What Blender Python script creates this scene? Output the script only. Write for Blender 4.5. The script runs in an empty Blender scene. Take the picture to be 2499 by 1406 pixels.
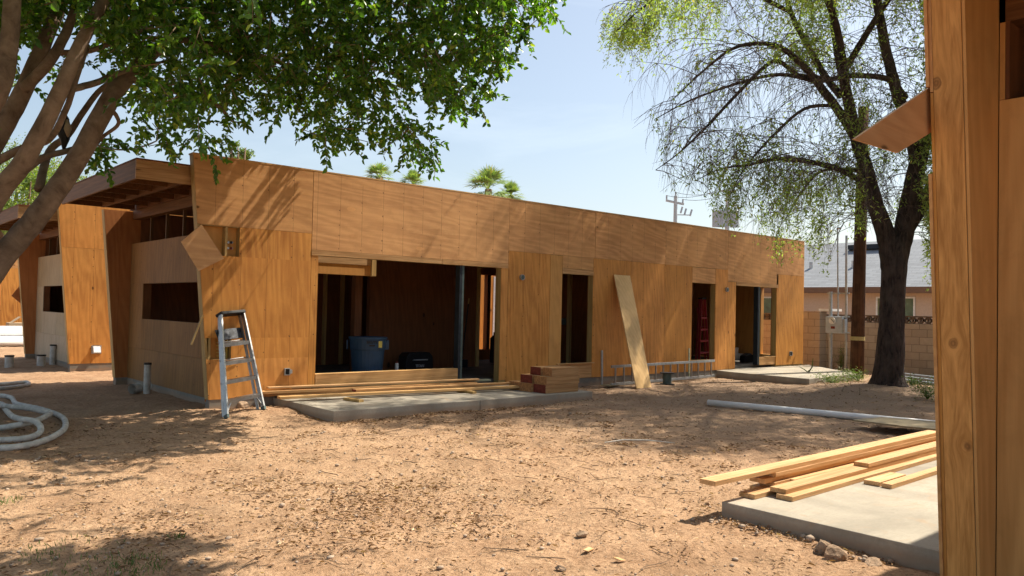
import bpy, math, random
import numpy as np
from mathutils import Vector, Matrix
random.seed(7); rng = np.random.default_rng(7)
S = bpy.context.scene
COL = S.collection
V = Vector

# ------------------------------------------------------------------ camera geometry
F = 1940.0; H = 1.58; CX, CY = 1249.5, 703.0
d1 = V((3442-CX, 804-CY, F)).normalized()
d2 = V((-480-CX, 715-CY, F)); d2 = (d2 - d1*d1.dot(d2)).normalized()
d3 = -(d1.cross(d2))
if d3.y > 0: d3 = -d3
RM = Matrix((d1, d2, d3))           # world = RM @ (right, down, forward)
C0 = V((0, 0, H))
def ray(u, v): return RM @ V((u-CX, v-CY, F))
def atz(u, v, z=0.0):
    r = ray(u, v); return C0 + r*((z-H)/r.z)
def aty(u, v, Y):
    r = ray(u, v); return C0 + r*(Y/r.y)
def atx(u, v, X):
    r = ray(u, v); return C0 + r*(X/r.x)
def atd(u, v, D):
    return C0 + ray(u, v)*(D/F)
RN = np.array(RM); 
def proj(P):
    q = (np.asarray(P) - np.array([0, 0, H])) @ RN      # rows -> cam comps
    w = np.where(q[..., 2] > .01, q[..., 2], .01)
    u = CX + F*q[..., 0]/w; v = CY + F*q[..., 1]/w
    u = np.where(q[..., 2] > .01, u, -9e5)
    return u, v
SUN = V((.70, -.16, 1.0))           # direction towards the sun

# ------------------------------------------------------------------ helpers
class MB:
    def __init__(s): s.v = []; s.f = []
    def box(s, x0, x1, y0, y1, z0, z1):
        b = len(s.v)
        s.v += [(x, y, z) for x in (x0, x1) for y in (y0, y1) for z in (z0, z1)]
        s.f += [(b, b+1, b+3, b+2), (b+4, b+6, b+7, b+5), (b, b+4, b+5, b+1), (b+2, b+3, b+7, b+6), (b, b+2, b+6, b+4), (b+1, b+5, b+7, b+3)]
        return s
    def prism(s, poly, lo, hi, axis='y'):
        b = len(s.v); n = len(poly)
        for t in (lo, hi):
            for (a, c) in poly:
                s.v.append((a, t, c) if axis == 'y' else ((t, a, c) if axis == 'x' else (a, c, t)))
        s.f.append(tuple(range(b, b+n))); s.f.append(tuple(range(b+2*n-1, b+n-1, -1)))
        for i in range(n):
            j = (i+1) % n; s.f.append((b+i, b+n+i, b+n+j, b+j))
        return s
    def tube(s, pts, rad, n=8, cap=True):
        pts = [V(p) for p in pts]; b = len(s.v)
        if not hasattr(rad, '__len__'): rad = [rad]*len(pts)
        up = None
        for i, p in enumerate(pts):
            a = pts[max(0, i-1)]; c = pts[min(len(pts)-1, i+1)]
            t = (c-a); t = t.normalized() if t.length > 1e-9 else V((0, 0, 1))
            if up is None:
                up = t.cross(V((.3, .9, .1))); up = up.normalized() if up.length > .1 else t.cross(V((1, 0, 0))).normalized()
            else:
                up = (up - t*up.dot(t)); up = up.normalized() if up.length > 1e-6 else t.orthogonal().normalized()
            w = t.cross(up)
            for k in range(n):
                g = 2*math.pi*k/n
                s.v.append(tuple(p + (up*math.cos(g)+w*math.sin(g))*rad[i]))
        m = len(pts)
        for i in range(m-1):
            for k in range(n):
                k2 = (k+1) % n
                s.f.append((b+i*n+k, b+i*n+k2, b+(i+1)*n+k2, b+(i+1)*n+k))
        if cap:
            s.f.append(tuple(b+k for k in range(n))[::-1]); s.f.append(tuple(b+(m-1)*n+k for k in range(n)))
        return s
    def beam(s, a, b_, w, h, up=(0, 0, 1)):
        a = V(a); b_ = V(b_); t = (b_-a).normalized(); up = V(up)
        sd = t.cross(up).normalized(); u2 = sd.cross(t)
        b = len(s.v)
        for p in (a, b_):
            for (i, j) in ((-1, -1), (1, -1), (1, 1), (-1, 1)):
                s.v.append(tuple(p + sd*(i*w/2) + u2*(j*h/2)))
        s.f += [(b, b+3, b+2, b+1), (b+4, b+5, b+6, b+7)] + [(b+i, b+(i+1) % 4, b+4+(i+1) % 4, b+4+i) for i in range(4)]
        return s
    def build(s, name, mat, parent=None, smooth=False, bevel=0, loc=None):
        me = bpy.data.meshes.new(name); vs = s.v
        if loc is not None: vs = [(x-loc[0], y-loc[1], z-loc[2]) for x, y, z in vs]
        me.from_pydata(vs, [], s.f); me.validate()
        o = bpy.data.objects.new(name, me); COL.objects.link(o)
        if mat: me.materials.append(mat)
        if smooth: me.polygons.foreach_set('use_smooth', [True]*len(me.polygons))
        if loc is not None: o.location = loc
        import bmesh
        bm = bmesh.new(); bm.from_mesh(me); bmesh.ops.recalc_face_normals(bm, faces=bm.faces); bm.to_mesh(me); bm.free()
        if bevel:
            m = o.modifiers.new('b', 'BEVEL'); m.width = bevel; m.segments = 2; m.limit_method = 'ANGLE'
        if parent: o.parent = parent
        return o
def tag(o, label=None, cat=None, group=None, kind=None):
    if label: o['label'] = label
    if cat: o['category'] = cat
    if group: o['group'] = group
    if kind: o['kind'] = kind
    return o
def empty(name, loc, label=None, cat=None, group=None, rz=0):
    o = bpy.data.objects.new(name, None); COL.objects.link(o); o.location = loc; o.rotation_euler = (0, 0, rz)
    o.empty_display_size = .2
    return tag(o, label, cat, group)
def npmesh(name, verts, faces, mat, parent=None, smooth=False, attrs=None):
    """verts (N,3) array, faces (M,k) array, k constant"""
    me = bpy.data.meshes.new(name); k = faces.shape[1]
    me.vertices.add(len(verts)); me.vertices.foreach_set('co', np.asarray(verts, dtype=np.float32).ravel())
    me.loops.add(faces.size); me.loops.foreach_set('vertex_index', faces.astype(np.int32).ravel())
    me.polygons.add(len(faces)); me.polygons.foreach_set('loop_start', np.arange(0, faces.size, k, dtype=np.int32))
    me.update(calc_edges=True)
    if smooth: me.polygons.foreach_set('use_smooth', np.ones(len(faces), dtype=bool))
    o = bpy.data.objects.new(name, me); COL.objects.link(o); me.materials.append(mat)
    if parent: o.parent = parent
    return o
def inpoly(u, v, poly):
    u = np.asarray(u); v = np.asarray(v); r = np.zeros(u.shape, bool); n = len(poly)
    for i in range(n):
        x1, y1 = poly[i]; x2, y2 = poly[(i+1) % n]
        c = ((y1 > v) != (y2 > v))
        r ^= c & (u < (x2-x1)*(v-y1)/((y2-y1) if y2 != y1 else 1e-9)+x1)
    return r

# ------------------------------------------------------------------ materials
def mat_new(name):
    m = bpy.data.materials.new(name); m.use_nodes = True
    nt = m.node_tree; b = nt.nodes['Principled BSDF']; b.inputs['Specular IOR Level'].default_value = .25
    return m, nt, b
class NT:
    def __init__(s, nt): s.nt = nt
    def n(s, t, **kw):
        x = s.nt.nodes.new(t)
        for k, v in kw.items(): setattr(x, k, v)
        return x
    def l(s, a, b): s.nt.links.new(a, b)
    def math(s, op, a, b=None, c=None, clamp=False):
        x = s.n('ShaderNodeMath', operation=op); x.use_clamp = clamp
        for i, q in enumerate((a, b, c)):
            if q is None: continue
            if isinstance(q, (int, float)): x.inputs[i].default_value = q
            else: s.l(q, x.inputs[i])
        return x.outputs[0]
    def mix(s, fac, a, b, mode='MIX'):
        x = s.n('ShaderNodeMix', data_type='RGBA', blend_type=mode)
        for i, q in ((0, fac), (6, a), (7, b)):
            if isinstance(q, (int, float)): x.inputs[i].default_value = q
            elif isinstance(q, tuple): x.inputs[i].default_value = (*q, 1) if len(q) == 3 else q
            else: s.l(q, x.inputs[i])
        return x.outputs[2]
    def ramp(s, f, p0, p1, c0=(0, 0, 0), c1=(1, 1, 1)):
        x = s.n('ShaderNodeValToRGB'); e = x.color_ramp.elements
        e[0].position = p0; e[1].position = p1; e[0].color = (*c0, 1); e[1].color = (*c1, 1)
        s.l(f, x.inputs[0]); return x.outputs[0]
    def noise(s, vec, scale, detail=4, rough=.55, dist=0):
        x = s.n('ShaderNodeTexNoise'); x.inputs['Scale'].default_value = scale; x.inputs['Detail'].default_value = detail
        x.inputs['Roughness'].default_value = rough; x.inputs['Distortion'].default_value = dist
        if vec is not None: s.l(vec, x.inputs['Vector'])
        return x.outputs['Fac']
    def mapping(s, vec, sc=(1, 1, 1), loc=(0, 0, 0)):
        x = s.n('ShaderNodeMapping'); x.inputs['Scale'].default_value = sc; x.inputs['Location'].default_value = loc
        s.l(vec, x.inputs['Vector']); return x.outputs[0]
    def bump(s, h, strength, dist, bsdf):
        x = s.n('ShaderNodeBump'); x.inputs['Strength'].default_value = strength; x.inputs['Distance'].default_value = dist
        s.l(h, x.inputs['Height']); s.l(x.outputs[0], bsdf.inputs['Normal'])

def ply(name, base, dark, grain='z', plane='x', knots=.35, lines=True, nails=False, knotcol=None, rough=.62, vary=.12, step=.406, off=0.0, ghost=.5):
    """plywood sheet: veneer figure, knots, chalk lines and nail heads; grain = axis of the face grain"""
    m, nt, b = mat_new(name); N = NT(nt)
    tc = N.n('ShaderNodeTexCoord').outputs['Object']
    geo = N.n('ShaderNodeNewGeometry'); rnd = N.math('FRACT', N.math('ADD', geo.outputs['Random Per Island'], N.n('ShaderNodeObjectInfo').outputs['Random']))
    cb = N.n('ShaderNodeCombineXYZ')
    for i, k in enumerate((37., 53., 29.)): N.l(N.math('MULTIPLY', rnd, k), cb.inputs[i])
    add = N.n('ShaderNodeVectorMath', operation='ADD'); N.l(tc, add.inputs[0]); N.l(cb.outputs[0], add.inputs[1]); P = add.outputs[0]
    st = [7.0, 7.0, 7.0]; st['xyz'.index(grain)] = .55
    fine = [60., 60., 60.]; fine['xyz'.index(grain)] = 2.2
    n1 = N.noise(N.mapping(P, tuple(st)), 1.0, 5, .6, 1.6)
    n2 = N.noise(N.mapping(P, tuple(fine)), 1.0, 3, .6, .3)
    # rotary-cut rings
    w = N.n('ShaderNodeTexWave', wave_type='BANDS', bands_direction='DIAGONAL'); w.inputs['Scale'].default_value = 1.0
    w.inputs['Distortion'].default_value = 14.0; w.inputs['Detail'].default_value = 2.5; w.inputs['Detail Scale'].default_value = .6
    sw = [5., 5., 5.]; sw['xyz'.index(grain)] = .8
    N.l(N.mapping(P, tuple(sw)), w.inputs['Vector'])
    big = N.noise(P, .9, 2, .5)
    f = N.math('ADD', N.math('MULTIPLY', n1, .66), N.math('ADD', N.math('MULTIPLY', n2, .2), N.math('MULTIPLY', w.outputs['Fac'], .16)))
    fr = N.ramp(f, .40, .64)
    col = N.mix(fr, dark, base)
    col = N.mix(N.ramp(big, .35, .7), col, N.mix(.5, col, tuple(min(1, c*1.25) for c in base)))
    # island tint
    tint = N.math('ADD', N.math('MULTIPLY', rnd, vary*2), 1-vary)
    tn = N.n('ShaderNodeMix', data_type='RGBA', blend_type='MULTIPLY'); tn.inputs[0].default_value = 1; N.l(col, tn.inputs[6])
    tcb = N.n('ShaderNodeCombineColor'); N.l(tint, tcb.inputs[0]); N.l(tint, tcb.inputs[1]); N.l(N.math('MULTIPLY', tint, tint), tcb.inputs[2]); N.l(tcb.outputs[0], tn.inputs[7])
    col = tn.outputs[2]
    h2 = N.math('FRACT', N.math('MULTIPLY', rnd, 7.13)); h3 = N.math('FRACT', N.math('MULTIPLY', rnd, 13.7))
    col = N.mix(N.math('MULTIPLY', h2, .32), col, tuple(min(1, q*e) for q, e in zip(base, (1.12, 1.22, 1.5))))
    col = N.mix(N.math('MULTIPLY', h3, .28), col, tuple(q*e for q, e in zip(base, (.88, .74, .55))))
    # football patches and water marks
    pv = N.n('ShaderNodeTexVoronoi'); ps = [3.4, 3.4, 3.4]; ps['xyz'.index(grain)] = 1.5; N.l(N.mapping(P, tuple(ps), (3, 7, 1)), pv.inputs['Vector']); pv.inputs['Scale'].default_value = 1.
    pc_ = N.n('ShaderNodeSeparateColor'); N.l(pv.outputs['Color'], pc_.inputs[0])
    pf = N.math('MULTIPLY', N.math('LESS_THAN', pv.outputs['Distance'], .13), N.math('GREATER_THAN', pc_.outputs[1], .62))
    col = N.mix(N.math('MULTIPLY', pf, .45), col, N.mix(pc_.outputs[2], dark, tuple(min(1, q*1.35) for q in base)))
    # knots
    kc = knotcol or tuple(c*.22 for c in dark)
    ks = [5.5, 5.5, 5.5]; ks['xyz'.index(grain)] = 3.0
    vo = N.n('ShaderNodeTexVoronoi'); vo.inputs['Scale'].default_value = .62; N.l(N.mapping(P, tuple(ks)), vo.inputs['Vector'])
    sep = N.n('ShaderNodeSeparateColor'); N.l(vo.outputs['Color'], sep.inputs[0])
    size = N.math('MULTIPLY', N.math('SUBTRACT', sep.outputs[0], 1-knots, clamp=True), .22/knots*.6)
    kd = N.math('SUBTRACT', size, vo.outputs['Distance'])
    kf = N.math('MULTIPLY', kd, 34., clamp=True)
    halo = N.math('MULTIPLY', N.math('ADD', kd, .07), 7., clamp=True)
    halo = N.math('MULTIPLY', halo, N.math('GREATER_THAN', sep.outputs[0], 1-knots))
    col = N.mix(N.math('MULTIPLY', halo, .4), col, dark)
    col = N.mix(N.math('MULTIPLY', kf, .85), col, kc)
    sx = N.n('ShaderNodeSeparateXYZ'); N.l(tc, sx.inputs[0])
    c = sx.outputs[0] if plane == 'x' else sx.outputs[1]
    if lines:
        t = N.math('FRACT', N.math('DIVIDE', N.math('ADD', c, 40+off), step))
        ln = N.math('LESS_THAN', N.math('ABSOLUTE', N.math('SUBTRACT', t, .5)), .0085)
        br = N.math('GREATER_THAN', N.noise(tc, 3.1, 1), .40)
        col = N.mix(N.math('MULTIPLY', N.math('MULTIPLY', ln, br), ghost), col, tuple(k*.3 for k in dark))
    if nails:
        t = N.math('FRACT', N.math('DIVIDE', N.math('ADD', c, 40+off), step))
        dx = N.math('MULTIPLY', N.math('SUBTRACT', t, .47), step)
        tz = N.math('FRACT', N.math('DIVIDE', N.math('ADD', sx.outputs[2], 10), .203))
        dz = N.math('MULTIPLY', N.math('SUBTRACT', tz, N.math('ADD', .5, N.math('MULTIPLY', N.math('SUBTRACT', N.noise(tc, 5., 0), .5), .9))), .203)
        dd = N.math('SQRT', N.math('ADD', N.math('POWER', dx, 2), N.math('POWER', dz, 2)))
        wn = N.n('ShaderNodeTexWhiteNoise', noise_dimensions='2D'); cc = N.n('ShaderNodeCombineXYZ'); N.l(N.math('FLOOR', N.math('DIVIDE', N.math('ADD', c, 40+off), step)), cc.inputs[0]); N.l(N.math('FLOOR', N.math('DIVIDE', N.math('ADD', sx.outputs[2], 10), .203)), cc.inputs[1]); N.l(cc.outputs[0], wn.inputs['Vector'])
        nf = N.math('MULTIPLY', N.math('LESS_THAN', dd, .0105), N.math('GREATER_THAN', wn.outputs['Value'], .55))
        col = N.mix(N.math('MULTIPLY', nf, .75), col, (.05, .025, .012))
    # dirt at foot, weathering blotches
    st2 = N.ramp(N.noise(P, 2.3, 6, .7, .5), .48, .72)
    col = N.mix(N.math('MULTIPLY', st2, .28), col, tuple(k*.62 for k in dark))
    N.l(col, b.inputs['Base Color']); b.inputs['Roughness'].default_value = rough
    N.bump(N.math('ADD', f, N.math('MULTIPLY', big, .6)), .35, .006, b)
    return m

def lumber(name, base, dark, axis='x', knots=.3, rough=.6, knot_at=None):
    m, nt, b = mat_new(name); N = NT(nt)
    tc = N.n('ShaderNodeTexCoord').outputs['Object']
    geo = N.n('ShaderNodeNewGeometry'); rnd = geo.outputs['Random Per Island']; oi = N.n('ShaderNodeObjectInfo').outputs['Random']
    r2 = N.math('ADD', rnd, N.math('MULTIPLY', oi, 3.1))
    cb = N.n('ShaderNodeCombineXYZ')
    for i, k in enumerate((17., 23., 31.)): N.l(N.math('MULTIPLY', r2, k), cb.inputs[i])
    add = N.n('ShaderNodeVectorMath', operation='ADD'); N.l(tc, add.inputs[0]); N.l(cb.outputs[0], add.inputs[1]); P = add.outputs[0]
    krs = []
    if knot_at:
        sk = N.n('ShaderNodeSeparateXYZ'); N.l(tc, sk.inputs[0])
        for ka in knot_at:
            dy = N.math('SUBTRACT', sk.outputs[1], ka[0]); dz = N.math('MULTIPLY', N.math('SUBTRACT', sk.outputs[2], ka[1]), .8)
            kr = N.math('SQRT', N.math('ADD', N.math('POWER', dy, 2), N.math('POWER', dz, 2))); krs.append((kr, ka[2]))
            pull = N.math('MULTIPLY', N.math('DIVIDE', dy, N.math('ADD', kr, .01)), N.math('MULTIPLY', N.math('POWER', 2.718, N.math('MULTIPLY', kr, -8.)), -.05))
            off_ = N.n('ShaderNodeCombineXYZ'); N.l(pull, off_.inputs[1]); ad2 = N.n('ShaderNodeVectorMath', operation='ADD'); N.l(P, ad2.inputs[0]); N.l(off_.outputs[0], ad2.inputs[1]); P = ad2.outputs[0]
    i = 'xyz'.index(axis)
    s1 = [22.]*3; s1[i] = .9; s2 = [90.]*3; s2[i] = 3.
    n1 = N.noise(N.mapping(P, tuple(s1)), 1., 4, .6, 1.2); n2 = N.noise(N.mapping(P, tuple(s2)), 1., 3)
    col = N.mix(N.ramp(N.math('ADD', N.math('MULTIPLY', n1, .7), N.math('MULTIPLY', n2, .3)), .38, .62), tuple(q*.85 for q in dark), base)
    ks = [9.]*3; ks[i] = 1.8
    vo = N.n('ShaderNodeTexVoronoi'); vo.inputs['Scale'].default_value = 1.; N.l(N.mapping(P, tuple(ks)), vo.inputs['Vector'])
    sp = N.n('ShaderNodeSeparateColor'); N.l(vo.outputs['Color'], sp.inputs[0])
    kf = N.math('MULTIPLY', N.math('SUBTRACT', N.math('MULTIPLY', N.math('SUBTRACT', sp.outputs[0], 1-knots, clamp=True), .5), vo.outputs['Distance']), 16., clamp=True)
    col = N.mix(N.math('MULTIPLY', kf, .8), col, tuple(c*.25 for c in dark))
    for kr, kR in krs:
        wob = N.math('ADD', kr, N.math('MULTIPLY', N.math('SUBTRACT', N.noise(tc, 30., 3), .5), .014))
        ring = N.math('ABSOLUTE', N.math('SINE', N.math('MULTIPLY', wob, 210.)))
        col = N.mix(N.math('MULTIPLY', N.math('MULTIPLY', N.math('SUBTRACT', kR, wob), 150., clamp=True), N.math('ADD', .35, N.math('MULTIPLY', ring, .3))), col, (.13, .05, .017))
    t = N.math('ADD', N.math('MULTIPLY', oi, .3), .85)
    x = N.n('ShaderNodeVectorMath', operation='SCALE'); N.l(col, x.inputs[0]); N.l(t, x.inputs['Scale'])
    N.l(x.outputs[0], b.inputs['Base Color']); b.inputs['Roughness'].default_value = rough
    N.bump(n2, .25, .003, b)
    return m

def simple(name, col, rough=.6, metal=0., var=.12, scale=8., bump=0., spec=None, dist=.01):
    m, nt, b = mat_new(name); N = NT(nt)
    tc = N.n('ShaderNodeTexCoord').outputs['Object']
    n = N.noise(tc, scale, 6, .65)
    c = N.mix(N.ramp(n, .3, .7), tuple(k*(1-var*1.6) for k in col), tuple(min(1, k*(1+var)) for k in col))
    N.l(c, b.inputs['Base Color']); b.inputs['Roughness'].default_value = rough; b.inputs['Metallic'].default_value = metal
    if spec is not None: b.inputs['Specular IOR Level'].default_value = spec
    if bump: N.bump(n, bump, dist, b)
    return m

def concrete(name, base=(.37, .335, .275)):
    m, nt, b = mat_new(name); N = NT(nt)
    tc = N.n('ShaderNodeTexCoord').outputs['Object']
    a = N.noise(tc, 1.3, 5, .65, .4); f = N.noise(tc, 40., 4, .7)
    c = N.mix(N.ramp(a, .35, .68), tuple(k*.72 for k in base), tuple(k*1.12 for k in base))
    c = N.mix(N.math('MULTIPLY', N.ramp(f, .45, .75), .35), c, tuple(k*.55 for k in base))
    dn = N.ramp(N.noise(tc, 2.7, 6, .7, .8), .55, .68)
    c = N.mix(N.math('MULTIPLY', dn, .5), c, (.36, .25, .16))
    w2 = N.ramp(N.noise(N.mapping(tc, (1., 3.5, 1.)), 1.9, 7, .75, 1.5), .50, .62); c = N.mix(N.math('MULTIPLY', w2, .22), c, tuple(k*.6 for k in base))
    sz = N.n('ShaderNodeSeparateXYZ'); N.l(tc, sz.inputs[0]); mud = N.math('MULTIPLY', N.math('SUBTRACT', N.math('ADD', .06, N.math('MULTIPLY', a, .06)), sz.outputs[2]), 22., clamp=True)
    c = N.mix(N.math('MULTIPLY', mud, .6), c, (.30, .20, .13))
    N.l(c, b.inputs['Base Color']); b.inputs['Roughness'].default_value = .8
    N.bump(f, .3, .004, b); return m

def ground_mat():
    m, nt, b = mat_new('dry_dirt'); N = NT(nt)
    tc = N.n('ShaderNodeTexCoord').outputs['Object']
    big = N.noise(tc, .35, 4, .55, .6); mid = N.noise(tc, 2.1, 7, .65, .5); fi = N.noise(tc, 26., 6, .72)
    c = N.mix(N.ramp(mid, .32, .7), (.30, .182, .108), (.51, .338, .212))
    c = N.mix(N.math('MULTIPLY', N.ramp(big, .42, .62), .55), c, (.48, .322, .204))
    c = N.mix(N.math('MULTIPLY', N.math('SUBTRACT', 1., N.ramp(fi, .38, .54)), .62), c, (.17, .095, .05))
    # organic litter dust in patches, then a grey-brown tint rising towards the far tree
    g = N.ramp(N.noise(tc, .8, 6, .7, .8), .5, .66)
    c = N.mix(N.math('MULTIPLY', g, .5), c, (.25, .165, .10))
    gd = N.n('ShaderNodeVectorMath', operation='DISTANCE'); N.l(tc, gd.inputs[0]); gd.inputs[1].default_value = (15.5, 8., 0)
    grey_mix = N.math('MULTIPLY', N.math('SUBTRACT', 1., N.math('DIVIDE', gd.outputs['Value'], 9.5), clamp=True), N.math('ADD', .6, N.math('MULTIPLY', mid, 1.2)), clamp=True)
    c = N.mix(N.math('MULTIPLY', grey_mix, .8), c, (.27, .195, .14))
    cl_ = N.noise(tc, 7.5, 5, .7, .6)
    c = N.mix(N.math('MULTIPLY', N.ramp(cl_, .52, .7), .35), c, N.mix(.5, c, (.2, .12, .07)))
    vo = N.n('ShaderNodeTexVoronoi'); vo.inputs['Scale'].default_value = 22.; vo.inputs['Randomness'].default_value = 1.; N.l(tc, vo.inputs['Vector'])
    sp = N.n('ShaderNodeSeparateColor'); N.l(vo.outputs['Color'], sp.inputs[0])
    peb = N.math('MULTIPLY', N.math('MULTIPLY', N.math('SUBTRACT', .2, vo.outputs['Distance']), 14., clamp=True), N.math('GREATER_THAN', sp.outputs[0], .72))
    c = N.mix(N.math('MULTIPLY', peb, .6), c, N.mix(sp.outputs[1], (.52, .42, .33), (.22, .15, .11)))
    N.l(c, b.inputs['Base Color']); b.inputs['Roughness'].default_value = .95; b.inputs['Specular IOR Level'].default_value = .1
    h = N.math('ADD', N.math('ADD', N.math('MULTIPLY', mid, 1.2), N.math('MULTIPLY', fi, .35)), N.math('ADD', N.math('MULTIPLY', peb, .25), N.math('MULTIPLY', cl_, .8)))
    N.bump(h, 1., .05, b)
    return m

def leaf_mat(name, c1, c2, c3, gloss=.35, trans=.35):
    m = bpy.data.materials.new(name); m.use_nodes = True; nt = m.node_tree; N = NT(nt)
    for x in list(nt.nodes):
        if x.type != 'OUTPUT_MATERIAL': nt.nodes.remove(x)
    out = [x for x in nt.nodes if x.type == 'OUTPUT_MATERIAL'][0]
    r = N.n('ShaderNodeNewGeometry').outputs['Random Per Island']
    c = N.mix(N.ramp(r, .0, .75), c1, c2); c = N.mix(N.ramp(r, .88, .98), c, c3)
    p = N.n('ShaderNodeBsdfPrincipled'); p.inputs['Roughness'].default_value = gloss; p.inputs['Specular IOR Level'].default_value = .5
    N.l(c, p.inputs['Base Color'])
    t = N.n('ShaderNodeBsdfTranslucent')
    N.l(N.mix(1., c, (1.5, 1.7, .5), 'MULTIPLY'), t.inputs[0])
    ms = N.n('ShaderNodeMixShader'); ms.inputs[0].default_value = trans
    N.l(p.outputs[0], ms.inputs[1]); N.l(t.outputs[0], ms.inputs[2]); N.l(ms.outputs[0], out.inputs[0])
    return m

def bark(name, c1, c2, sc=(6, 6, 1.2), bump=.6, dist=.03):
    m, nt, b = mat_new(name); N = NT(nt)
    tc = N.n('ShaderNodeTexCoord').outputs['Object']
    n = N.noise(N.mapping(tc, sc), 2.2, 6, .7, .8); n2 = N.noise(tc, 3., 5, .6)
    c = N.mix(N.ramp(n, .36, .62), c1, c2); c = N.mix(N.math('MULTIPLY', N.ramp(n2, .45, .65), .5), c, tuple(k*1.5 for k in c2))
    N.l(c, b.inputs['Base Color']); b.inputs['Roughness'].default_value = .9; N.bump(n, bump, dist, b); return m

M = {}
M['ply_up'] = ply('plywood_tan', (.60, .315, .122), (.38, .175, .06), 'x', 'x', knots=.6, lines=True, ghost=.5, vary=.10, nails=True)
M['ply_lo'] = ply('plywood_orange', (.60, .275, .066), (.38, .145, .03), 'z', 'x', knots=.4, lines=True, nails=True, ghost=.5, vary=.11)
M['ply_plain'] = ply('plywood_golden', (.56, .29, .085), (.43, .20, .05), 'z', 'x', knots=.05, lines=False, vary=.05)
M['ply_side_shaded'] = ply('plywood_side_shaded', (.25, .122, .036), (.155, .072, .02), 'z', 'y', knots=.45, lines=True, ghost=.5, nails=True)  # side wall plywood, its deep shade worked into a darker colour
M['ply_pale'] = ply('plywood_pale', (.46, .35, .22), (.36, .26, .15), 'z', 'y', knots=.45, lines=True, ghost=.4)
M['ply_near'] = ply('plywood_near', (.60, .32, .105), (.44, .215, .06), 'z', 'y', knots=.3, lines=True, ghost=.4, vary=.08, nails=True)
M['ply_red'] = ply('plywood_red_brown', (.42, .17, .055), (.30, .105, .032), 'z', 'x', knots=.3, lines=True, ghost=.4)
M['ply_shaded'] = ply('plywood_indoor_shade', (.19, .076, .029), (.11, .042, .015), 'z', 'x', knots=.4, lines=False)  # darkened plywood copy, the indoor shade is in its colour
M['ply_lean'] = ply('plywood_leaning', (.60, .41, .185), (.46, .29, .11), 'z', 'x', knots=.35, lines=False, knotcol=(.10, .05, .02))
M['ply_flap'] = ply('plywood_offcut', (.62, .36, .165), (.42, .21, .085), 'x', 'x', knots=.6, lines=False)
M['ply_old'] = ply('plywood_weathered', (.30, .25, .15), (.20, .16, .09), 'x', 'x', knots=.3, lines=False)
M['stud'] = lumber('framing_lumber', (.50, .34, .14), (.40, .25, .09), 'z')
M['studx'] = lumber('framing_lumber_long', (.60, .38, .17), (.46, .26, .10), 'x', knots=.2)
M['header'] = lumber('header_lumber', (.58, .34, .15), (.43, .22, .08), 'x', knots=.4)
M['glulam'] = lumber('glulam', (.46, .27, .12), (.34, .18, .07), 'x')
M['canopy'] = lumber('canopy_lumber_shaded', (.20, .088, .030), (.135, .056, .018), 'y')  # darker than the lit front fascia: shade of the overhang in the colour
M['near_stud'] = lumber('near_stud_lumber', (.66, .33, .10), (.48, .215, .055), 'z', knots=.2, knot_at=((-.075, 1.46, .024), (-.128, .955, .02), (-.03, 2.74, .028)))
M['shade_stud'] = lumber('shaded_stud_lumber', (.14, .075, .03), (.10, .05, .02), 'z')  # studs coloured dark so the clerestory reads as a shaded void
M['fresh'] = lumber('fresh_lumber', (.66, .42, .22), (.50, .29, .125), 'x', knots=.15)
M['endred'] = simple('red_end_paint', (.20, .045, .03), .7, var=.3, scale=20)
M['beamend'] = simple('beam_end_grain', (.42, .21, .09), .8, var=.3, scale=30)
M['greenwood'] = lumber('treated_lumber', (.42, .43, .30), (.32, .33, .22), 'x')
M['concrete'] = concrete('patio_concrete'); M['stem'] = concrete('stem_concrete', (.24, .22, .19)); M['floor'] = concrete('floor_concrete_shaded', (.12, .11, .10))  # floor tone lowered to carry the indoor shade
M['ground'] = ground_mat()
M['alu'] = simple('brushed_aluminium', (.40, .405, .41), .42, 1.0, .12, 30)
M['galv'] = simple('galvanised_steel', (.42, .45, .47), .5, .8, .15, 12)
M['steel'] = simple('dark_steel', (.025, .032, .042), .55, .3, .2, 9)
M['steelgr'] = simple('steel_edge', (.09, .125, .12), .5, .3, .2, 9)
M['black'] = simple('black_plastic', (.018, .019, .022), .5, 0, .3, 20)
M['blackpaint'] = simple('splashed_black_plastic', (.05, .055, .065), .5, 0, .9, 18)
M['white'] = simple('white_pvc', (.74, .75, .76), .4, 0, .06, 6)
M['hose'] = simple('dusty_hose', (.52, .50, .46), .75, 0, .22, 9, bump=.4)
M['bluebin'] = simple('blue_bin', (.024, .058, .115), .5, 0, .12, 5)
M['binlabel'] = simple('bin_sticker', (.50, .46, .12), .6)
M['red'] = simple('red_fiberglass', (.42, .045, .05), .5)
M['housewall'] = simple('stucco', (.55, .425, .33), .9, 0, .07, 14, bump=.3)
M['fascia'] = simple('brown_fascia', (.17, .10, .065), .7)
M['whiteframe'] = simple('white_frame', (.72, .72, .70), .5)
M['glass'] = simple('curtained_glass', (.10, .17, .12), .12, 0, .25, 3, spec=.6)
M['pole'] = bark('creosote_pole', (.03, .014, .008), (.085, .040, .021), (9, 9, .5), .5)
M['bark_dark'] = bark('dark_furrowed_bark', (.016, .012, .011), (.075, .055, .045), (5, 5, 1.3), 1., .05)
M['bark_ficus'] = bark('smooth_grey_bark', (.115, .08, .056), (.23, .168, .12), (2.2, 2.2, 2.2), .5, .02)
M['twig'] = simple('twig_bark', (.12, .085, .07), .9)
M['twig2'] = simple('ficus_twig', (.19, .13, .085), .9)
M['leaf_f'] = leaf_mat('ficus_leaf', (.035, .095, .015), (.115, .23, .032), (.34, .42, .07), .3, .45)
M['leaf_a'] = leaf_mat('ash_leaf', (.17, .235, .075), (.30, .37, .14), (.40, .31, .12), .5, .6)
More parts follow.
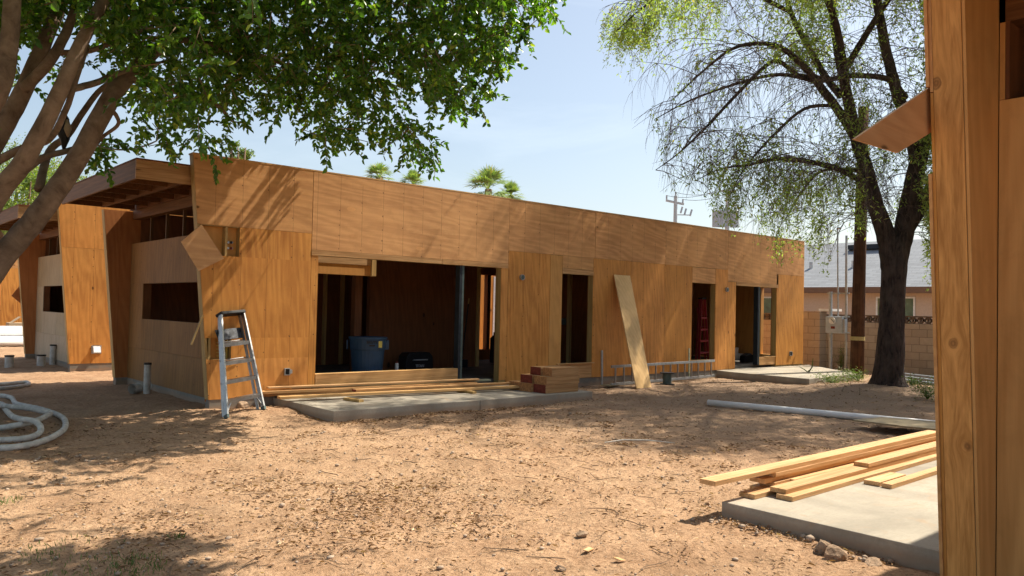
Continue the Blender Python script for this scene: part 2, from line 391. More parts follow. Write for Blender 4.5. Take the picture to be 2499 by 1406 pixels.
M['leaf_bg'] = leaf_mat('far_leaf', (.07, .12, .025), (.19, .26, .06), (.3, .34, .1), .6, .4)
M['palm'] = leaf_mat('palm_leaf', (.14, .22, .09), (.26, .34, .14), (.34, .28, .13), .5, .3)
M['palmdry'] = simple('dry_palm_skirt', (.30, .22, .12), .9)
M['grass'] = leaf_mat('weed_leaf', (.07, .12, .03), (.13, .19, .05), (.28, .27, .1), .6, .3)
M['litter'] = leaf_mat('dry_leaf', (.13, .06, .03), (.36, .22, .125), (.62, .45, .29), .8, .08)
M['pebble'] = simple('pebble', (.40, .31, .235), .9, 0, .25, 25)
M['rock'] = simple('field_rock', (.33, .23, .155), .95, 0, .3, 12, bump=.9, dist=.03)
M['poleg'] = simple('weathered_grey_pole', (.50, .52, .53), .8)
M['trafo'] = simple('transformer_paint', (.42, .46, .50), .6)
M['wire'] = simple('cable', (.06, .06, .06), .7)
M['wrap'] = simple('housewrap', (.55, .55, .58), .8, bump=.6, scale=14)
M['yellow'] = simple('yellow_tag', (.55, .45, .12), .6)
M['brown'] = simple('carton_board', (.42, .33, .22), .8)
M['green'] = simple('green_label', (.30, .62, .08), .6)
M['whiteprint'] = simple('white_print', (.7, .7, .7), .6)
M['cloth'] = simple('tan_cloth', (.35, .27, .18), .9)
M['tape'] = simple('pole_band', (.42, .33, .14), .7)

def blockmat():
    m, nt, b = mat_new('concrete_block'); N = NT(nt)
    tc = N.n('ShaderNodeTexCoord').outputs['Object']; sx = N.n('ShaderNodeSeparateXYZ'); N.l(tc, sx.inputs[0])
    cb = N.n('ShaderNodeCombineXYZ'); N.l(sx.outputs[1], cb.inputs[0]); N.l(sx.outputs[2], cb.inputs[1])
    br = N.n('ShaderNodeTexBrick'); br.inputs['Scale'].default_value = 1.; br.inputs['Brick Width'].default_value = .406
    br.inputs['Row Height'].default_value = .2115; br.inputs['Mortar Size'].default_value = .006; br.inputs['Mortar Smooth'].default_value = .2
    br.inputs['Color1'].default_value = (.50, .385, .285, 1); br.inputs['Color2'].default_value = (.41, .31, .225, 1); br.inputs['Mortar'].default_value = (.17, .125, .09, 1)
    N.l(cb.outputs[0], br.inputs['Vector'])
    n = N.noise(tc, 9., 6, .7)
    c = N.mix(N.math('MULTIPLY', N.ramp(n, .35, .7), .4), br.outputs['Color'], (.32, .24, .17))
    N.l(c, b.inputs['Base Color']); b.inputs['Roughness'].default_value = .95
    N.bump(N.math('SUBTRACT', N.math('MULTIPLY', n, .4), br.outputs['Fac']), .7, .012, b); return m
M['block'] = blockmat()
def shinglemat():
    m, nt, b = mat_new('grey_shingle'); N = NT(nt)
    tc = N.n('ShaderNodeTexCoord').outputs['Object']; sx = N.n('ShaderNodeSeparateXYZ'); N.l(tc, sx.inputs[0])
    cb = N.n('ShaderNodeCombineXYZ'); N.l(sx.outputs[1], cb.inputs[0]); N.l(sx.outputs[2], cb.inputs[1])
    br = N.n('ShaderNodeTexBrick'); br.inputs['Scale'].default_value = 1.; br.inputs['Brick Width'].default_value = .5
    br.inputs['Row Height'].default_value = .075; br.inputs['Mortar Size'].default_value = .006
    br.inputs['Color1'].default_value = (.25, .27, .30, 1); br.inputs['Color2'].default_value = (.20, .215, .24, 1); br.inputs['Mortar'].default_value = (.12, .13, .145, 1)
    N.l(cb.outputs[0], br.inputs['Vector']); N.l(br.outputs['Color'], b.inputs['Base Color']); b.inputs['Roughness'].default_value = .9; return m
M['shingle'] = shinglemat()

# ------------------------------------------------------------------ ground
def hgt(x, y):
    x = np.asarray(x, float); y = np.asarray(y, float)
    h = .012*np.sin(1.7*x+.6*y)*np.cos(1.3*y-.4*x)+.008*np.sin(4.1*x+1.1)*np.sin(3.7*y+.4)+.006*np.sin(9.3*x+2*y)*np.cos(8.1*y-x)
    # mounds: earth heaped at the tree root and beside the end patio
    h += .16*np.exp(-(((x-17.1)/1.6)**2+((y-7.6)/1.1)**2))
    h += .07*np.exp(-(((x-5.0)/.9)**2+((y-10.9)/.5)**2))
    h += .05*np.exp(-(((x-4.0)/.5)**2+((y-12.3)/1.2)**2))
    h -= .03*np.exp(-(((x-9.5)/6)**2+((y-8.9)/.7)**2))*0
    return h
def axis_coords(lo, hi, a, b, st):
    core = np.arange(a, b+1e-6, st); g = st; left = []; x = a
    while x > lo: g *= 1.25; x -= g; left.append(x)
    g = st; right = []; x = b
    while x < hi: g *= 1.25; x += g; right.append(x)
    return np.array(left[::-1]+list(core)+right)
gx = axis_coords(-400, 600, .3, 13, .06); gy = axis_coords(-400, 600, 1.0, 13, .06)
X, Y = np.meshgrid(gx, gy, indexing='ij'); nx, ny = X.shape
Zr = sum(a*np.sin(k1*X+k2*Y+p) for a, k1, k2, p in [(.004, 17, 9, 1), (.004, -11, 19, 2), (.003, 31, -23, .5), (.003, 27, 37, 3), (.0025, -45, 29, 1.7)])
FP = np.zeros_like(X); fr_ = random.Random(5)
for k in range(16):
    px_, py_, a_ = fr_.uniform(1, 9), fr_.uniform(3.5, 9), fr_.uniform(0, 6.283)
    for st_ in range(7):
        px_ += .62*math.cos(a_); py_ += .62*math.sin(a_); a_ += fr_.gauss(0, .12); sd_ = .09*(1 if st_ % 2 else -1)
        cx_, cy_ = px_-sd_*math.sin(a_), py_+sd_*math.cos(a_); m_ = (np.abs(X-cx_) < .4) & (np.abs(Y-cy_) < .4)
        lx = (X[m_]-cx_)*math.cos(a_)+(Y[m_]-cy_)*math.sin(a_); ly = -(X[m_]-cx_)*math.sin(a_)+(Y[m_]-cy_)*math.cos(a_)
        q_ = (lx/.15)**2+(ly/.065)**2; FP[m_] += -.016*np.exp(-q_**2)+.007*np.exp(-((np.sqrt(q_)-1.35)/.3)**2)
Z = hgt(X, Y) + Zr + FP + .006*(rng.random(X.shape)-.5)
far = (np.abs(X-8) > 30) | (np.abs(Y-8) > 30); Z[far] = 0
idx = np.arange(nx*ny).reshape(nx, ny)
fc = np.stack([idx[:-1, :-1], idx[1:, :-1], idx[1:, 1:], idx[:-1, 1:]], -1).reshape(-1, 4)
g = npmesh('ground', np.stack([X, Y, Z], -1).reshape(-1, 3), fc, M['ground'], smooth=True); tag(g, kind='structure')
def gz_(x, y): return float(hgt(x, y))

# ------------------------------------------------------------------ patio slabs
def slab(x0, x1, y0, y1, ztop, joints=(), poly=None):
    mb = MB()
    xs = [x0]+list(joints)+[x1]
    for a, b_ in zip(xs[:-1], xs[1:]): mb.box(a+(.004 if a != x0 else 0), b_-(.004 if b_ != x1 else 0), y0, y1, -.25, ztop)
    if joints: mb.box(x0+.02, x1-.02, y0+.02, y1-.02, -.24, ztop-.02)
    o = mb.build('patio_slab', M['concrete'], bevel=.008); tag(o, kind='structure'); return o
slab(5.35, 10.47, 9.62, 11.48, .15, joints=(7.9,))
slab(5.36, 10.4, 1.76, 3.55, .125)
# far patio, a slab with a slanted outer edge
a_, b_, c_, e_ = atz(1762, 905, .17), atz(1975, 925, .17), atz(2085, 912, .17), atz(1980, 897, .17)
mb = MB(); mb.prism([(17.0, 11.47), (16.9, a_.y-.3), (b_.x, b_.y), (c_.x+.1, c_.y), (21.6, 11.47)], -.2, .17, 'z')
tag(mb.build('patio_slab', M['concrete'], bevel=.008), kind='structure')

# ------------------------------------------------------------------ plywood buildings
K = .094
OX = 4.388
def sl(z): return -K*z
def building(ox, oy, s, label, kind):
    root = empty('plywood_building', (ox, oy, 0), label, 'building', 'plywood sheathed buildings under construction')
    L = 16.92
    def B(parts, name, mat, parent=None, bevel=0, split=False, **kw):
        if split:
            for p in parts: o = B([p], name, mat, parent, bevel, **kw)
            return o
        mb = MB()
        for p in parts:
            if p[0] == 'p':   # polygon in xz, y range
                _, poly, y0, y1 = p; mb.prism(poly, min(s*y0, s*y1), max(s*y0, s*y1), 'y')
            else:
                x0, x1, y0, y1, z0, z1 = p; mb.box(x0, x1, min(s*y0, s*y1), max(s*y0, s*y1), z0, z1)
        return mb.build(name, mat, parent or root, bevel=bevel, **kw)
    W = lambda X: X-OX
    zb = .17
    def slp(x1, z0, z1, d=0.): return [(sl(z0)+d, z0), (x1, z0), (x1, z1), (sl(z1)+d, z1)]
    # foundation
    B([(.0, L, .008, .172, -.35, zb), (.198, .36, .172, 4.66, -.35, .12), ('p', [(-.0, -.35), (L, -.35), (L, .12), (0, .12)], 4.66, 4.84), (L-.17, L, .172, 4.66, -.35, .12)], 'foundation', M['stem'])
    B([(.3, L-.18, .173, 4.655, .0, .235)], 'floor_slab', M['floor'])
    main = kind == 'main'
    if main:
        op = [(W(6.045), W(8.89), .468, 2.36), (W(8.89), W(9.88), .235, 2.36), (W(11.53), W(12.46), .478, 2.33), (W(15.97), W(16.94), .44, 2.32), (W(17.85), W(19.83), .235, 2.32)]
    else:
        op = []
    # framing core by columns
    core = []; inner = []
    R1 = (W(4.24), W(4.755), 2.26, 2.69); R2 = (W(4.345), W(4.68), .75, 1.062)
    if kind in ('main',):
        x1 = W(4.80)
        for (z0, z1, xa) in ((zb, R2[2], None), (R2[2], R2[3], R2[1]), (R2[3], R1[2], None), (R1[2], R1[3], R1[1]), (R1[3], 3.69, None)):
            if xa is None: core.append(('p', slp(x1, z0, z1, .002), .0165, .15))
            else: core.append((xa, x1, .0165, .15, z0, z1))
    else:
        x1 = W(4.80); core.append(('p', slp(x1, zb, 3.69, .002), .0165, .15))
    x = x1
    for (a, b, z0, z1) in sorted(op):
        if a > x: core.append((x, a, .0165, .15, zb, 3.69))
        core.append((a, b, .0165, .15, z1, 3.69))
        if z0 > .3: core.append((a, b, .0165, .15, zb, z0))
        x = b
    core.append((x, L-.002, .0165, .15, zb, 3.69))
    B(core, 'wall_framing', M['stud'])
    B([('p', slp(.19, .13, 3.69, .003), .152, .166)], 'inner_sheathing', M['ply_red'] if kind != 'near' else M['ply_near'])
    inn = []
    x = .342
    for (a, b, z0, z1) in sorted(op):
        if a > x: inn.append((x, a-.001, .152, .166, .24, 3.66))
        inn.append((a+.002, b-.002, .152, .166, z1, 3.66))
        if z0 > .3: inn.append((a+.002, b-.002, .152, .166, .24, z0))
        x = b+.001
    inn.append((x, L-.004, .152, .166, .24, 3.66)); B(inn, 'inner_sheathing', M['ply_shaded'])
    g = .0025
    up = []; lo = []; pl = []
    def U(x0, x1, z0, z1, y=.0): up.append((W(x0)+g, W(x1)-g, y-.0, .0145, z0+g, z1-g))
    def Lo(x0, x1, z0, z1, lst=lo, y=0.): lst.append((W(x0)+g, W(x1)-g, y, .0145, z0+g, z1-g))
    up.append(('p', [(sl(2.70), 2.70+g), (W(5.92)-g, 2.70+g), (W(5.92)-g, 3.69), (sl(3.69), 3.69)], 0, .0145))
    if main:
        U(5.92, 10.05, 2.445, 3.69, -.002)
        for a, b in ((10.05, 12.50), (12.50, 14.91), (14.91, 17.47)): U(a, b, 2.70, 3.69, random.choice((0, .002)))
        U(17.47, 19.9, 2.41, 3.69); U(19.9, 21.3, 2.70, 3.69)
        U(11.53, 12.46, 2.44, 2.70, .002); U(15.97, 16.94, 2.32, 2.69, .001)
        # lower, first bay round the two recesses
        f = lambda z: sl(z)
        lo.append(('p', [(f(zb), zb), (W(5.92)-g, zb), (W(5.92)-g, .75), (f(.75), .75)], 0, .0145))
        lo.append(('p', [(R2[1], .75), (W(5.92)-g, .75), (W(5.92)-g, 1.062), (R2[1], 1.062)], 0, .0145))
        lo.append(('p', [(f(1.062), 1.062), (W(5.92)-g, 1.062), (W(5.92)-g, 2.26), (f(2.26), 2.26)], 0, .0145))
        lo.append(('p', [(R1[1], 2.26), (W(5.92)-g, 2.26), (W(5.92)-g, 2.698), (R1[1], 2.698)], 0, .0145))
        # recess backs and sides
        B([(R1[0]-.03, R1[1]+.01, .135, .1505, 2.25, 2.70), (R2[0]-.02, R2[1]+.01, .135, .1505, .74, 1.07)], 'recess_back', M['ply_plain'], split=True)
        B([(W(4.545), W(4.578), .0165, .134, 2.262, 2.688), (R2[0]-.002, R2[0]+.033, .004, .134, .752, 1.06)], 'recess_stud', M['stud'], split=True)
        for zz in (2.385, 2.47):
            mb = MB(); 
            for xx in (4.62, 4.675): mb.tube([(W(xx), .13, zz), (W(xx), .085, zz)], .018, 10)
            v = mb.build('valve', M['galv'], root)
            mb = MB(); mb.tube([(W(4.66), .084, zz), (W(4.66), .07, zz)], .02, 8); mb.build('valve_cap', M['endred'] if zz < 2.4 else M['black'], v)
        B([(W(4.50), W(4.64), .09, .11, .79+.05*i, .80+.05*i) for i in range(5)]+[(W(4.645), W(4.66), .09, .13, .76, 1.05)], 'vent_louver', M['yellow'])
        Lo(5.92, 6.045, zb, 2.385)
        Lo(9.88, 10.05, .22, 2.36)
        Lo(10.05, 11.18, zb, 2.70); Lo(11.18, 11.525, zb, 2.69, pl, -.002)
        for a, b in ((12.46, 13.68), (13.68, 14.90), (14.90, 15.97)): Lo(a, b, zb, 2.70)
        Lo(15.97, 16.94, zb, .44)
        Lo(16.94, 17.47, zb, 2.70, y=-.002); Lo(17.47, 17.85, zb, 2.40)
        Lo(19.83, 21.3, .21, 2.70)
        # boards over the openings and below them
        hd = []
        for a, b, z0, z1 in ((5.92, 8.48, 2.36, 2.443), (8.483, 10.05, 2.358, 2.443), (11.525, 12.46, 2.33, 2.437), (17.85, 19.9, 2.32, 2.408)): hd.append((W(a)+g, W(b)-g, -.006, .0145, z0, z1))
        B(hd, 'header_board', M['header'], split=True)
        B([(W(6.05), W(8.885), -.004, .0145, .175, .466)], 'sill_board', M['header'])
        B([(W(6.05), W(8.885), .0, .15, .4685, .478)], 'sill_cap', M['studx'])
        B([(W(11.53), W(12.455), -.003, .0145, .175, .475)], 'sill_board', M['header'])
        B([(W(11.4), W(12.50), -.045, .0, .474, .494)], 'sill_ledge', M['studx'])
        o = B([(W(19.02), W(19.825), .02, .15, .236, .44)], 'sill_board', M['header'])
        B([(W(19.3), W(19.825), .0, .16, .442, .46)], 'sill_cap', M['studx'])
        # steel columns
        c1 = B([(W(8.9), W(8.955), .02, .15, .24, 3.3), ], 'steel_post', M['steel']); B([(W(8.957), W(9.0), .02, .15, .24, 2.5)], 'post_flange', M['steelgr'], c1)
        c2 = B([(W(18.93), W(19.0), .02, .15, .24, 3.3)], 'steel_post', M['steel']); B([(W(19.002), W(19.03), .02, .15, .24, 2.5)], 'post_flange', M['steelgr'], c2)
        # boxes on the wall
        for (u, v, dx, dz, nm) in ((701, 907, .055, .085, 'outlet_box'), (1929, 863, .07, .1, 'outlet_box')):
            p = aty(u, v, oy); px = p.x-ox
            q = B([(px-dx, px-dx+.012, -.03, -.002, p.z-dz/1.6, p.z+dz/1.6), (px+dx-.03, px+dx-.018, -.03, -.002, p.z-dz/1.6, p.z+dz/1.6), (px-dx+.012, px+dx-.03, -.03, -.002, p.z+dz/1.6-.01, p.z+dz/1.6), (px-dx+.012, px+dx-.03, -.03, -.002, p.z-dz/1.6, p.z-dz/1.6+.01)], nm, M['galv'])
            B([(px-dx+.012, px+dx-.03, -.012, -.003, p.z-dz/1.6+.01, p.z+dz/1.6-.01)], 'box_interior', M['black'], q)
            B([(px+dx-.017, px+dx+.02, -.02, -.003, p.z-.03, p.z+.03)], 'side_bracket', M['galv'], q)
        for (u, v) in ((1272, 677), (1772, 707)):
            p = aty(u, v, oy); px = p.x-ox; mb = MB(); mb.tube([(px, -.05, p.z), (px, -.002, p.z)], .055, 16)
            q = mb.build('light_junction_box', M['galv'], root, smooth=False)
            mb = MB(); mb.tube([(px, -.0505, p.z), (px, -.054, p.z)], .044, 16); mb.build('box_cover', M['steelgr'], q)
        # nail-on flap and small sticks
        mb = MB(); mb.prism([(W(3.90), 2.42), (W(4.18), 2.69), (W(4.52), 2.22), (W(4.16), 2.02)], -.028, -.014, 'y'); fl = mb.build('loose_plywood_flap', M['ply_flap'], root); fl['label'] = 'small square of plywood hanging askew by one corner'
        mb = MB(); mb.beam((W(4.235), -.035, 1.39), (W(4.085), -.035, .97), .022, .03, (0, 1, 0)); mb.build('nailed_stick', M['stud'], root)
        mb = MB(); mb.tube([(W(4.88), -.002, .965), (W(4.88), -.06, .97), (W(4.97), -.05, .955)], .006, 6); mb.build('bent_nail', M['steel'], root)
    else:
        xx = 5.92
        while xx < 21.2:
            b = min(xx+2.44, 21.3); U(xx, b, 2.70, 3.69, random.choice((0, .002))); xx = b
        xx = OX+1.22
        lo.append(('p', [(sl(zb), zb), (W(xx)-g, zb), (W(xx)-g, 2.698), (sl(2.698), 2.698)], 0, .0145))
        while xx < 21.2:
            b = min(xx+1.22, 21.3); Lo(xx, b, zb, 2.70, y=random.choice((0, -.002))); xx = b
        if kind == 'second':
            p = aty(235, 853, oy); px = p.x-ox
            v = B([(px-.1, px+.1, -.012, -.001, p.z-.09, p.z+.09)], 'vent_flange', M['galv'])
            mb = MB(); mb.prism([(-.10, p.z-.06), (-.013, p.z-.065), (-.013, p.z+.065), (-.05, p.z+.055)], px-.07, px+.07, 'x'); mb.build('vent_hood', M['white'], v)
            a = aty(1203, 760, oy).x-ox
            B([(a, a+1.4, -.008, -.004, .3, 2.6)], 'housewrap_strip', M['wrap'])
    B(up, 'upper_sheathing', M['ply_up'] if kind != 'second' else M['ply_lo'], bevel=0, split=True)
    B(lo, 'lower_sheathing', M['ply_lo'], split=True)
    if pl: B(pl, 'filler_sheathing', M['ply_plain'])
    # fin end stud + cap
    B([('p', [(sl(zb)-.004, zb), (sl(zb)+.034, zb), (sl(3.69)+.034, 3.69), (sl(3.69)-.004, 3.69)], .0168, .1498)], 'corner_stud', M['stud'] if kind != 'near' else M['near_stud'], bevel=.002)
    B([('p', [(sl(3.69)-.01, 3.691), (L, 3.691), (L, 3.712), (sl(3.69)-.01, 3.712)], -.004, .17)], 'top_plate', M['studx'])
    # side wall with window and clerestory
    xs = .192
    sp = [(xs, xs+.014, .17, 4.655, .12, .70), (xs, xs+.014, .17, 1.01, .703, 1.89), (xs, xs+.014, 3.88, 4.655, .703, 1.89), (xs, xs+.014, 1.013, 2.4, .703, 1.248), (xs, xs+.014, 2.403, 3.878, .703, 1.248),
          (xs, xs+.014, .17, 2.2, 1.893, 2.655), (xs, xs+.014, 2.203, 4.655, 1.893, 2.655)]
    sm = {'main': 'ply_side_shaded', 'near': 'ply_near', 'second': 'ply_pale', 'third': 'ply_side_shaded'}[kind]
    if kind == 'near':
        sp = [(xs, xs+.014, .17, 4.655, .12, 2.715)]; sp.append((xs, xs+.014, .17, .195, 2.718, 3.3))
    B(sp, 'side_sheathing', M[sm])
    st = []
    for (y0, y1, z0, z1) in ((.17, 4.655, .12, 1.246), (.17, 1.008, 1.246, 1.892), (3.882, 4.655, 1.246, 1.892), (.17, 4.655, 1.892, 2.65)):
        st.append((xs+.0155, xs+.15, y0, y1, z0, z1))
    if kind == 'near': st = [(xs+.0155, xs+.15, .17, 4.655, .12, 2.71), (xs+.002, xs+.15, .197, .215, 2.72, 3.3)]
    B(st, 'side_framing', M['ply_shaded'])
    for k, yy in enumerate((1.3, 2.15, 3.0, 3.85)): B([(xs+.09, xs+.14, yy, yy+.04, 2.656, 3.12)], 'clerestory_stud', M['shade_stud'])
    B([(xs+.0, xs+.15, .17, 4.64, 3.12, 3.29)], 'side_header', M['canopy'])
    # rear wall
    rw = []
    zt = 3.27
    if main: ro = [(W(13.1), W(14.05), .5, 2.46)]
    else: ro = []
    rw.append(('p', [(sl(.12), .12), (W(12.0), .12), (W(12.0), zt), (sl(zt), zt)], 4.66, 4.83)); x = W(12.0)+.001
    for (a, b, z0, z1) in ro:
        rw += [(x, a, 4.66, 4.83, .12, zt), (a, b, 4.66, 4.83, z1, zt), (a, b, 4.66, 4.83, .12, z0)]; x = b
    rw.append((x, L, 4.66, 4.83, .12, zt))
    B(rw, 'rear_wall', M['ply_red'] if kind != 'near' else M['ply_near'])
    B([('p', [(sl(.12)-.006, .12), (sl(.12)-.0005, .12), (sl(zt)-.0005, zt), (sl(zt)-.006, zt)], 4.665, 4.825)], 'rear_corner_stud', M['stud'])
    B([(.345, W(12.0)-.01, 4.64, 4.6585, .24, 3.27)], 'rear_shade_sheet', M['ply_shaded'])  # dark sheet added over the rear wall to make the inside look shaded
    # east end wall
    ew = [(L-.16, L-.002, .17, .45, .24, 3.3), (L-.16, L-.002, 1.27, 4.65, .24, 3.3), (L-.16, L-.002, .45, 1.27, .24, .42), (L-.16, L-.002, .45, 1.27, 2.38, 3.3)] if main else [(L-.16, L-.002, .17, 4.65, .24, 3.3)]
    B(ew, 'end_wall', M['ply_plain'])
    # roof deck: in the main building an added slot lets sun onto the inner beam
    z0, z1 = 3.30, 3.44
    if main:
        B([(xs, L-.18, .17, .76, z0, z1), (xs, W(6.35), .76, .88, z0, z1), (W(8.75), L-.18, .76, .88, z0, z1), (xs, L-.18, .88, 4.84, z0, z1)], 'roof_deck', M['ply_shaded'])
    else: B([(xs, L-.18, .17, 4.84, z0, z1)], 'roof_deck', M['ply_shaded'])
    # canopy
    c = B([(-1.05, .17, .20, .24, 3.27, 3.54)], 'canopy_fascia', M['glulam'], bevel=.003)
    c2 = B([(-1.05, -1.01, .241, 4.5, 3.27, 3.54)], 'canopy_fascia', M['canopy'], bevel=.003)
    B([(-1.06, .6, .17, 4.52, 3.541, 3.556)], 'canopy_deck', M['ply_shaded'])
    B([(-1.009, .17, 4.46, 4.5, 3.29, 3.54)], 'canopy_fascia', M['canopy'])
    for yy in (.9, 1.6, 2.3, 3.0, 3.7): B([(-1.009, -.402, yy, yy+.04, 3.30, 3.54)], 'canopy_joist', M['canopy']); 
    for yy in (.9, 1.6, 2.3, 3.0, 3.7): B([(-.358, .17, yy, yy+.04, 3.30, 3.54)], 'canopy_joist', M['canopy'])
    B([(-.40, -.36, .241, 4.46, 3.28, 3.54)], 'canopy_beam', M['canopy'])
    if main:
        # interior: inner beam in the sun, partition, studs
        y0 = 1.0
        B([(W(5.6), W(7.62), y0, y0+.13, 2.31, 2.75)], 'inner_beam', M['fresh']); B([(W(5.6), W(7.62), y0+.01, y0+.14, 2.12, 2.307)], 'inner_beam', M['ply_plain'])
        B([(W(7.625), W(7.72), y0-.02, y0+.14, 2.12, 3.29)], 'inner_stud', M['stud'])
        B([(W(8.72), W(11.56), 14.3-oy, 14.42-oy, .236, 3.29)], 'partition', M['ply_shaded'])
        B([(W(11.562), W(11.66), 14.28-oy, 14.44-oy, .236, 3.29)], 'partition_stud', M['stud'])
        for X_ in (8.62, 9.05, 9.5, 9.95): B([(W(X_), W(X_)+.045, 4.52, 4.658, .24, 3.28)], 'inner_stud', M['stud'])
        B([(W(7.9), W(8.05), 2.0, 2.15, .24, 3.28)], 'inner_stud', M['ply_shaded'])
        B([(W(13.42), W(13.53), 4.655, 4.80, .5, 2.46)], 'inner_stud', M['ply_shaded'])
        B([(W(12.5), W(12.62), 3.0, 3.1, .24, 3.28)], 'inner_stud', M['ply_shaded'])
        B([(W(13.0), W(13.06), 1.2, 1.3, .24, 3.28), ], 'inner_stud', M['stud'])
        B([(W(15.2), W(15.32), .17, 4.65, .24, 3.28)], 'partition', M['ply_shaded'])
        B([(W(18.2), W(20.4), 14.6-oy, 14.7-oy, .236, 3.29)], 'partition', M['ply_shaded'])
        B([(W(19.6), W(19.68), 13.0-oy, 13.1-oy, .236, 3.29)], 'inner_stud', M['stud'])
        B([(W(12.72), W(12.86), 1.18, 1.2, 1.25, 1.4)], 'outlet_box', M['steelgr'])
    return root
bm_ = building(OX, 11.487, 1, 'long plywood building in the middle with open doorways, a stepladder leaning on its left end', 'main')
b2_ = building(4.31, 19.3, 1, 'orange plywood building with white vent hood, directly behind the left end of the middle one', 'second')
b3_ = building(4.2, 35.0, 1, 'farthest plywood building, orange wall glimpsed at the left edge behind the stacked white pipes', 'third')
bn_ = building(4.39, 1.575, -1, 'near plywood building whose post and wall fill the right edge of the photo', 'near')
# flap on the near building, seen from behind
mb = MB()
pts = [aty(2068, 342, 1.63), aty(2262, 210, 1.63), aty(2262, 325, 1.63), aty(2175, 375, 1.63)]
dlt = (pts[1]-pts[0])*.12
q = [(p.x-4.39, p.z) for p in (pts[0], pts[1]+dlt, pts[2]+dlt, pts[3])]
mb.prism(q, .022, .036, 'y'); fl = mb.build('loose_plywood_flap', M['ply_flap'], bn_); fl['label'] = 'plywood flap sticking out beyond the post'
# proud sheathing edges of the near fin
for (za, zb2, yy) in ((.17, 2.30, .0155), (2.73, 3.69, .0155)):
    mb = MB(); mb.prism([(sl(za)-.012, za), (sl(za)+.3, za), (sl(zb2)+.3, zb2), (sl(zb2)-.012, zb2)], .0005, .0155, 'y'); mb.build('outer_sheathing', M['ply_up'], bn_)
mb = MB(); kp = atx(2313, 820, 4.39-.094*1.2+.0)
# dark diamond flap behind the second building's rear corner
mb = MB(); q = [aty(28, 722, 24.2), aty(54, 690, 24.2), aty(80, 716, 24.2), aty(52, 742, 24.2)]
mb.prism([(p.x-4.31, p.z) for p in q], 24.2-19.3, 24.215-19.3, 'y'); fl = mb.build('loose_plywood_flap', M['ply_red'], b2_); fl['label'] = 'dark diamond of plywood sticking out behind the rear corner'

# ------------------------------------------------------------------ step ladder (aluminium)
def stepladder(foot_l, foot_r, top_c, wtop, mats, name, label, nsteps=4, parent_label=None):
    foot_l, foot_r, top_c = V(foot_l), V(foot_r), V(top_c)
    root = empty(name, (foot_l+foot_r)/2, label, 'ladder'); o = root.location.copy()
    sd = (foot_r-foot_l).normalized(); tl = top_c - sd*wtop/2; tr = top_c + sd*wtop/2
    up = ((tl+tr)/2-(foot_l+foot_r)/2).normalized(); nrm = sd.cross(up).normalized()   # points away from the viewer
    if nrm.y < 0: nrm = -nrm
    def L(p): return p-o
    for a, b in ((foot_l, tl), (foot_r, tr)):
        mb = MB(); mb.beam(L(a), L(b), .024, .065, nrm); r = mb.build('rail', mats[0], root)
        mb = MB(); mb.beam(L(a), L(a+up*.05), .032, .075, nrm); mb.build('foot_pad', mats[1], r)
    for a, b in ((foot_l+sd*.02+nrm*.09, tl+sd*.02+nrm*.06), (foot_r-sd*.02+nrm*.09, tr-sd*.02+nrm*.06)):
        mb = MB(); mb.beam(L(a), L(b), .02, .04, nrm); mb.build('rear_rail', mats[0], root)
    n = nsteps+1
    for i in range(1, n):
        t = i/n*1.0; t = .165+ (i-1)*(.835/ n*1.08)
        a = foot_l.lerp(tl, t); b = foot_r.lerp(tr, t)
        mb = MB(); c = [L(a)-nrm*.045, L(b)-nrm*.045]
        flat = V((0, 1, 0)) if abs(sd.x) > .5 else nrm
        h = V((nrm.x, nrm.y, 0)).normalized()
        mb.beam(L(a)+h*.015-V((0, 0, 0)), L(b)+h*.015, .085, .006, (0, 0, 1)); mb.beam(L(a)-h*.028-V((0, 0, .022)), L(b)-h*.028-V((0, 0, .022)), .006, .05, (0, 0, 1))
        mb.build('step', mats[0], root)
    # braces under the lowest step
    a = foot_l.lerp(tl, .165); b = foot_r.lerp(tr, .165)
    for p, q in ((foot_l.lerp(tl, .04), a.lerp(b, .18)), (foot_r.lerp(tr, .04), b.lerp(a, .18))):
        mb = MB(); mb.beam(L(p), L(q), .012, .02, nrm); mb.build('brace', mats[0], root)
    mb = MB(); ca = tl-sd*.02+up*.015; cb = tr+sd*.02+up*.015
    mb.beam(L(ca)+nrm*.02, L(cb)+nrm*.02, .05, .13, nrm) if False else mb.beam(L(ca)+nrm*.02, L(cb)+nrm*.02, .13, .045, up)
    mb.build('top_cap', mats[2], root, bevel=.008)
    mb = MB(); a = foot_l.lerp(tl, .80)+nrm*.10; b = foot_r.lerp(tr, .80)+nrm*.10
    mb.beam(L(a)+up*.03, L(b)+up*.03, .018, .16, up); mb.build('paint_shelf', mats[3], root)
    mb = MB()
    for t in (.34, .56, .74):
        a = foot_l.lerp(tl, t)+nrm*.085; b = foot_r.lerp(tr, t)+nrm*.085; mb.tube([L(a), L(b)], .009, 6)
    mb.build('rear_rung', mats[0], root)
    return root
fl_ = atz(553, 1026, 0.0); fr_ = atz(643, 1013, 0.0)
fl_.z = gz_(fl_.x, fl_.y); fr_.z = gz_(fr_.x, fr_.y)
tc_ = aty(566, 766, 11.36)
stepladder(fl_, fr_, tc_, .42, (M['alu'], M['steelgr'], M['black'], M['blackpaint']), 'step_ladder', 'aluminium stepladder with black cap leaning against the orange plywood wall')
stepladder((18.0, 12.7, .24), (18.9, 13.0, .24), (18.72, 13.1, 1.98), .34, (M['red'], M['black'], M['black'], M['red']), 'step_ladder', 'red stepladder standing in the dark behind the narrow window opening')

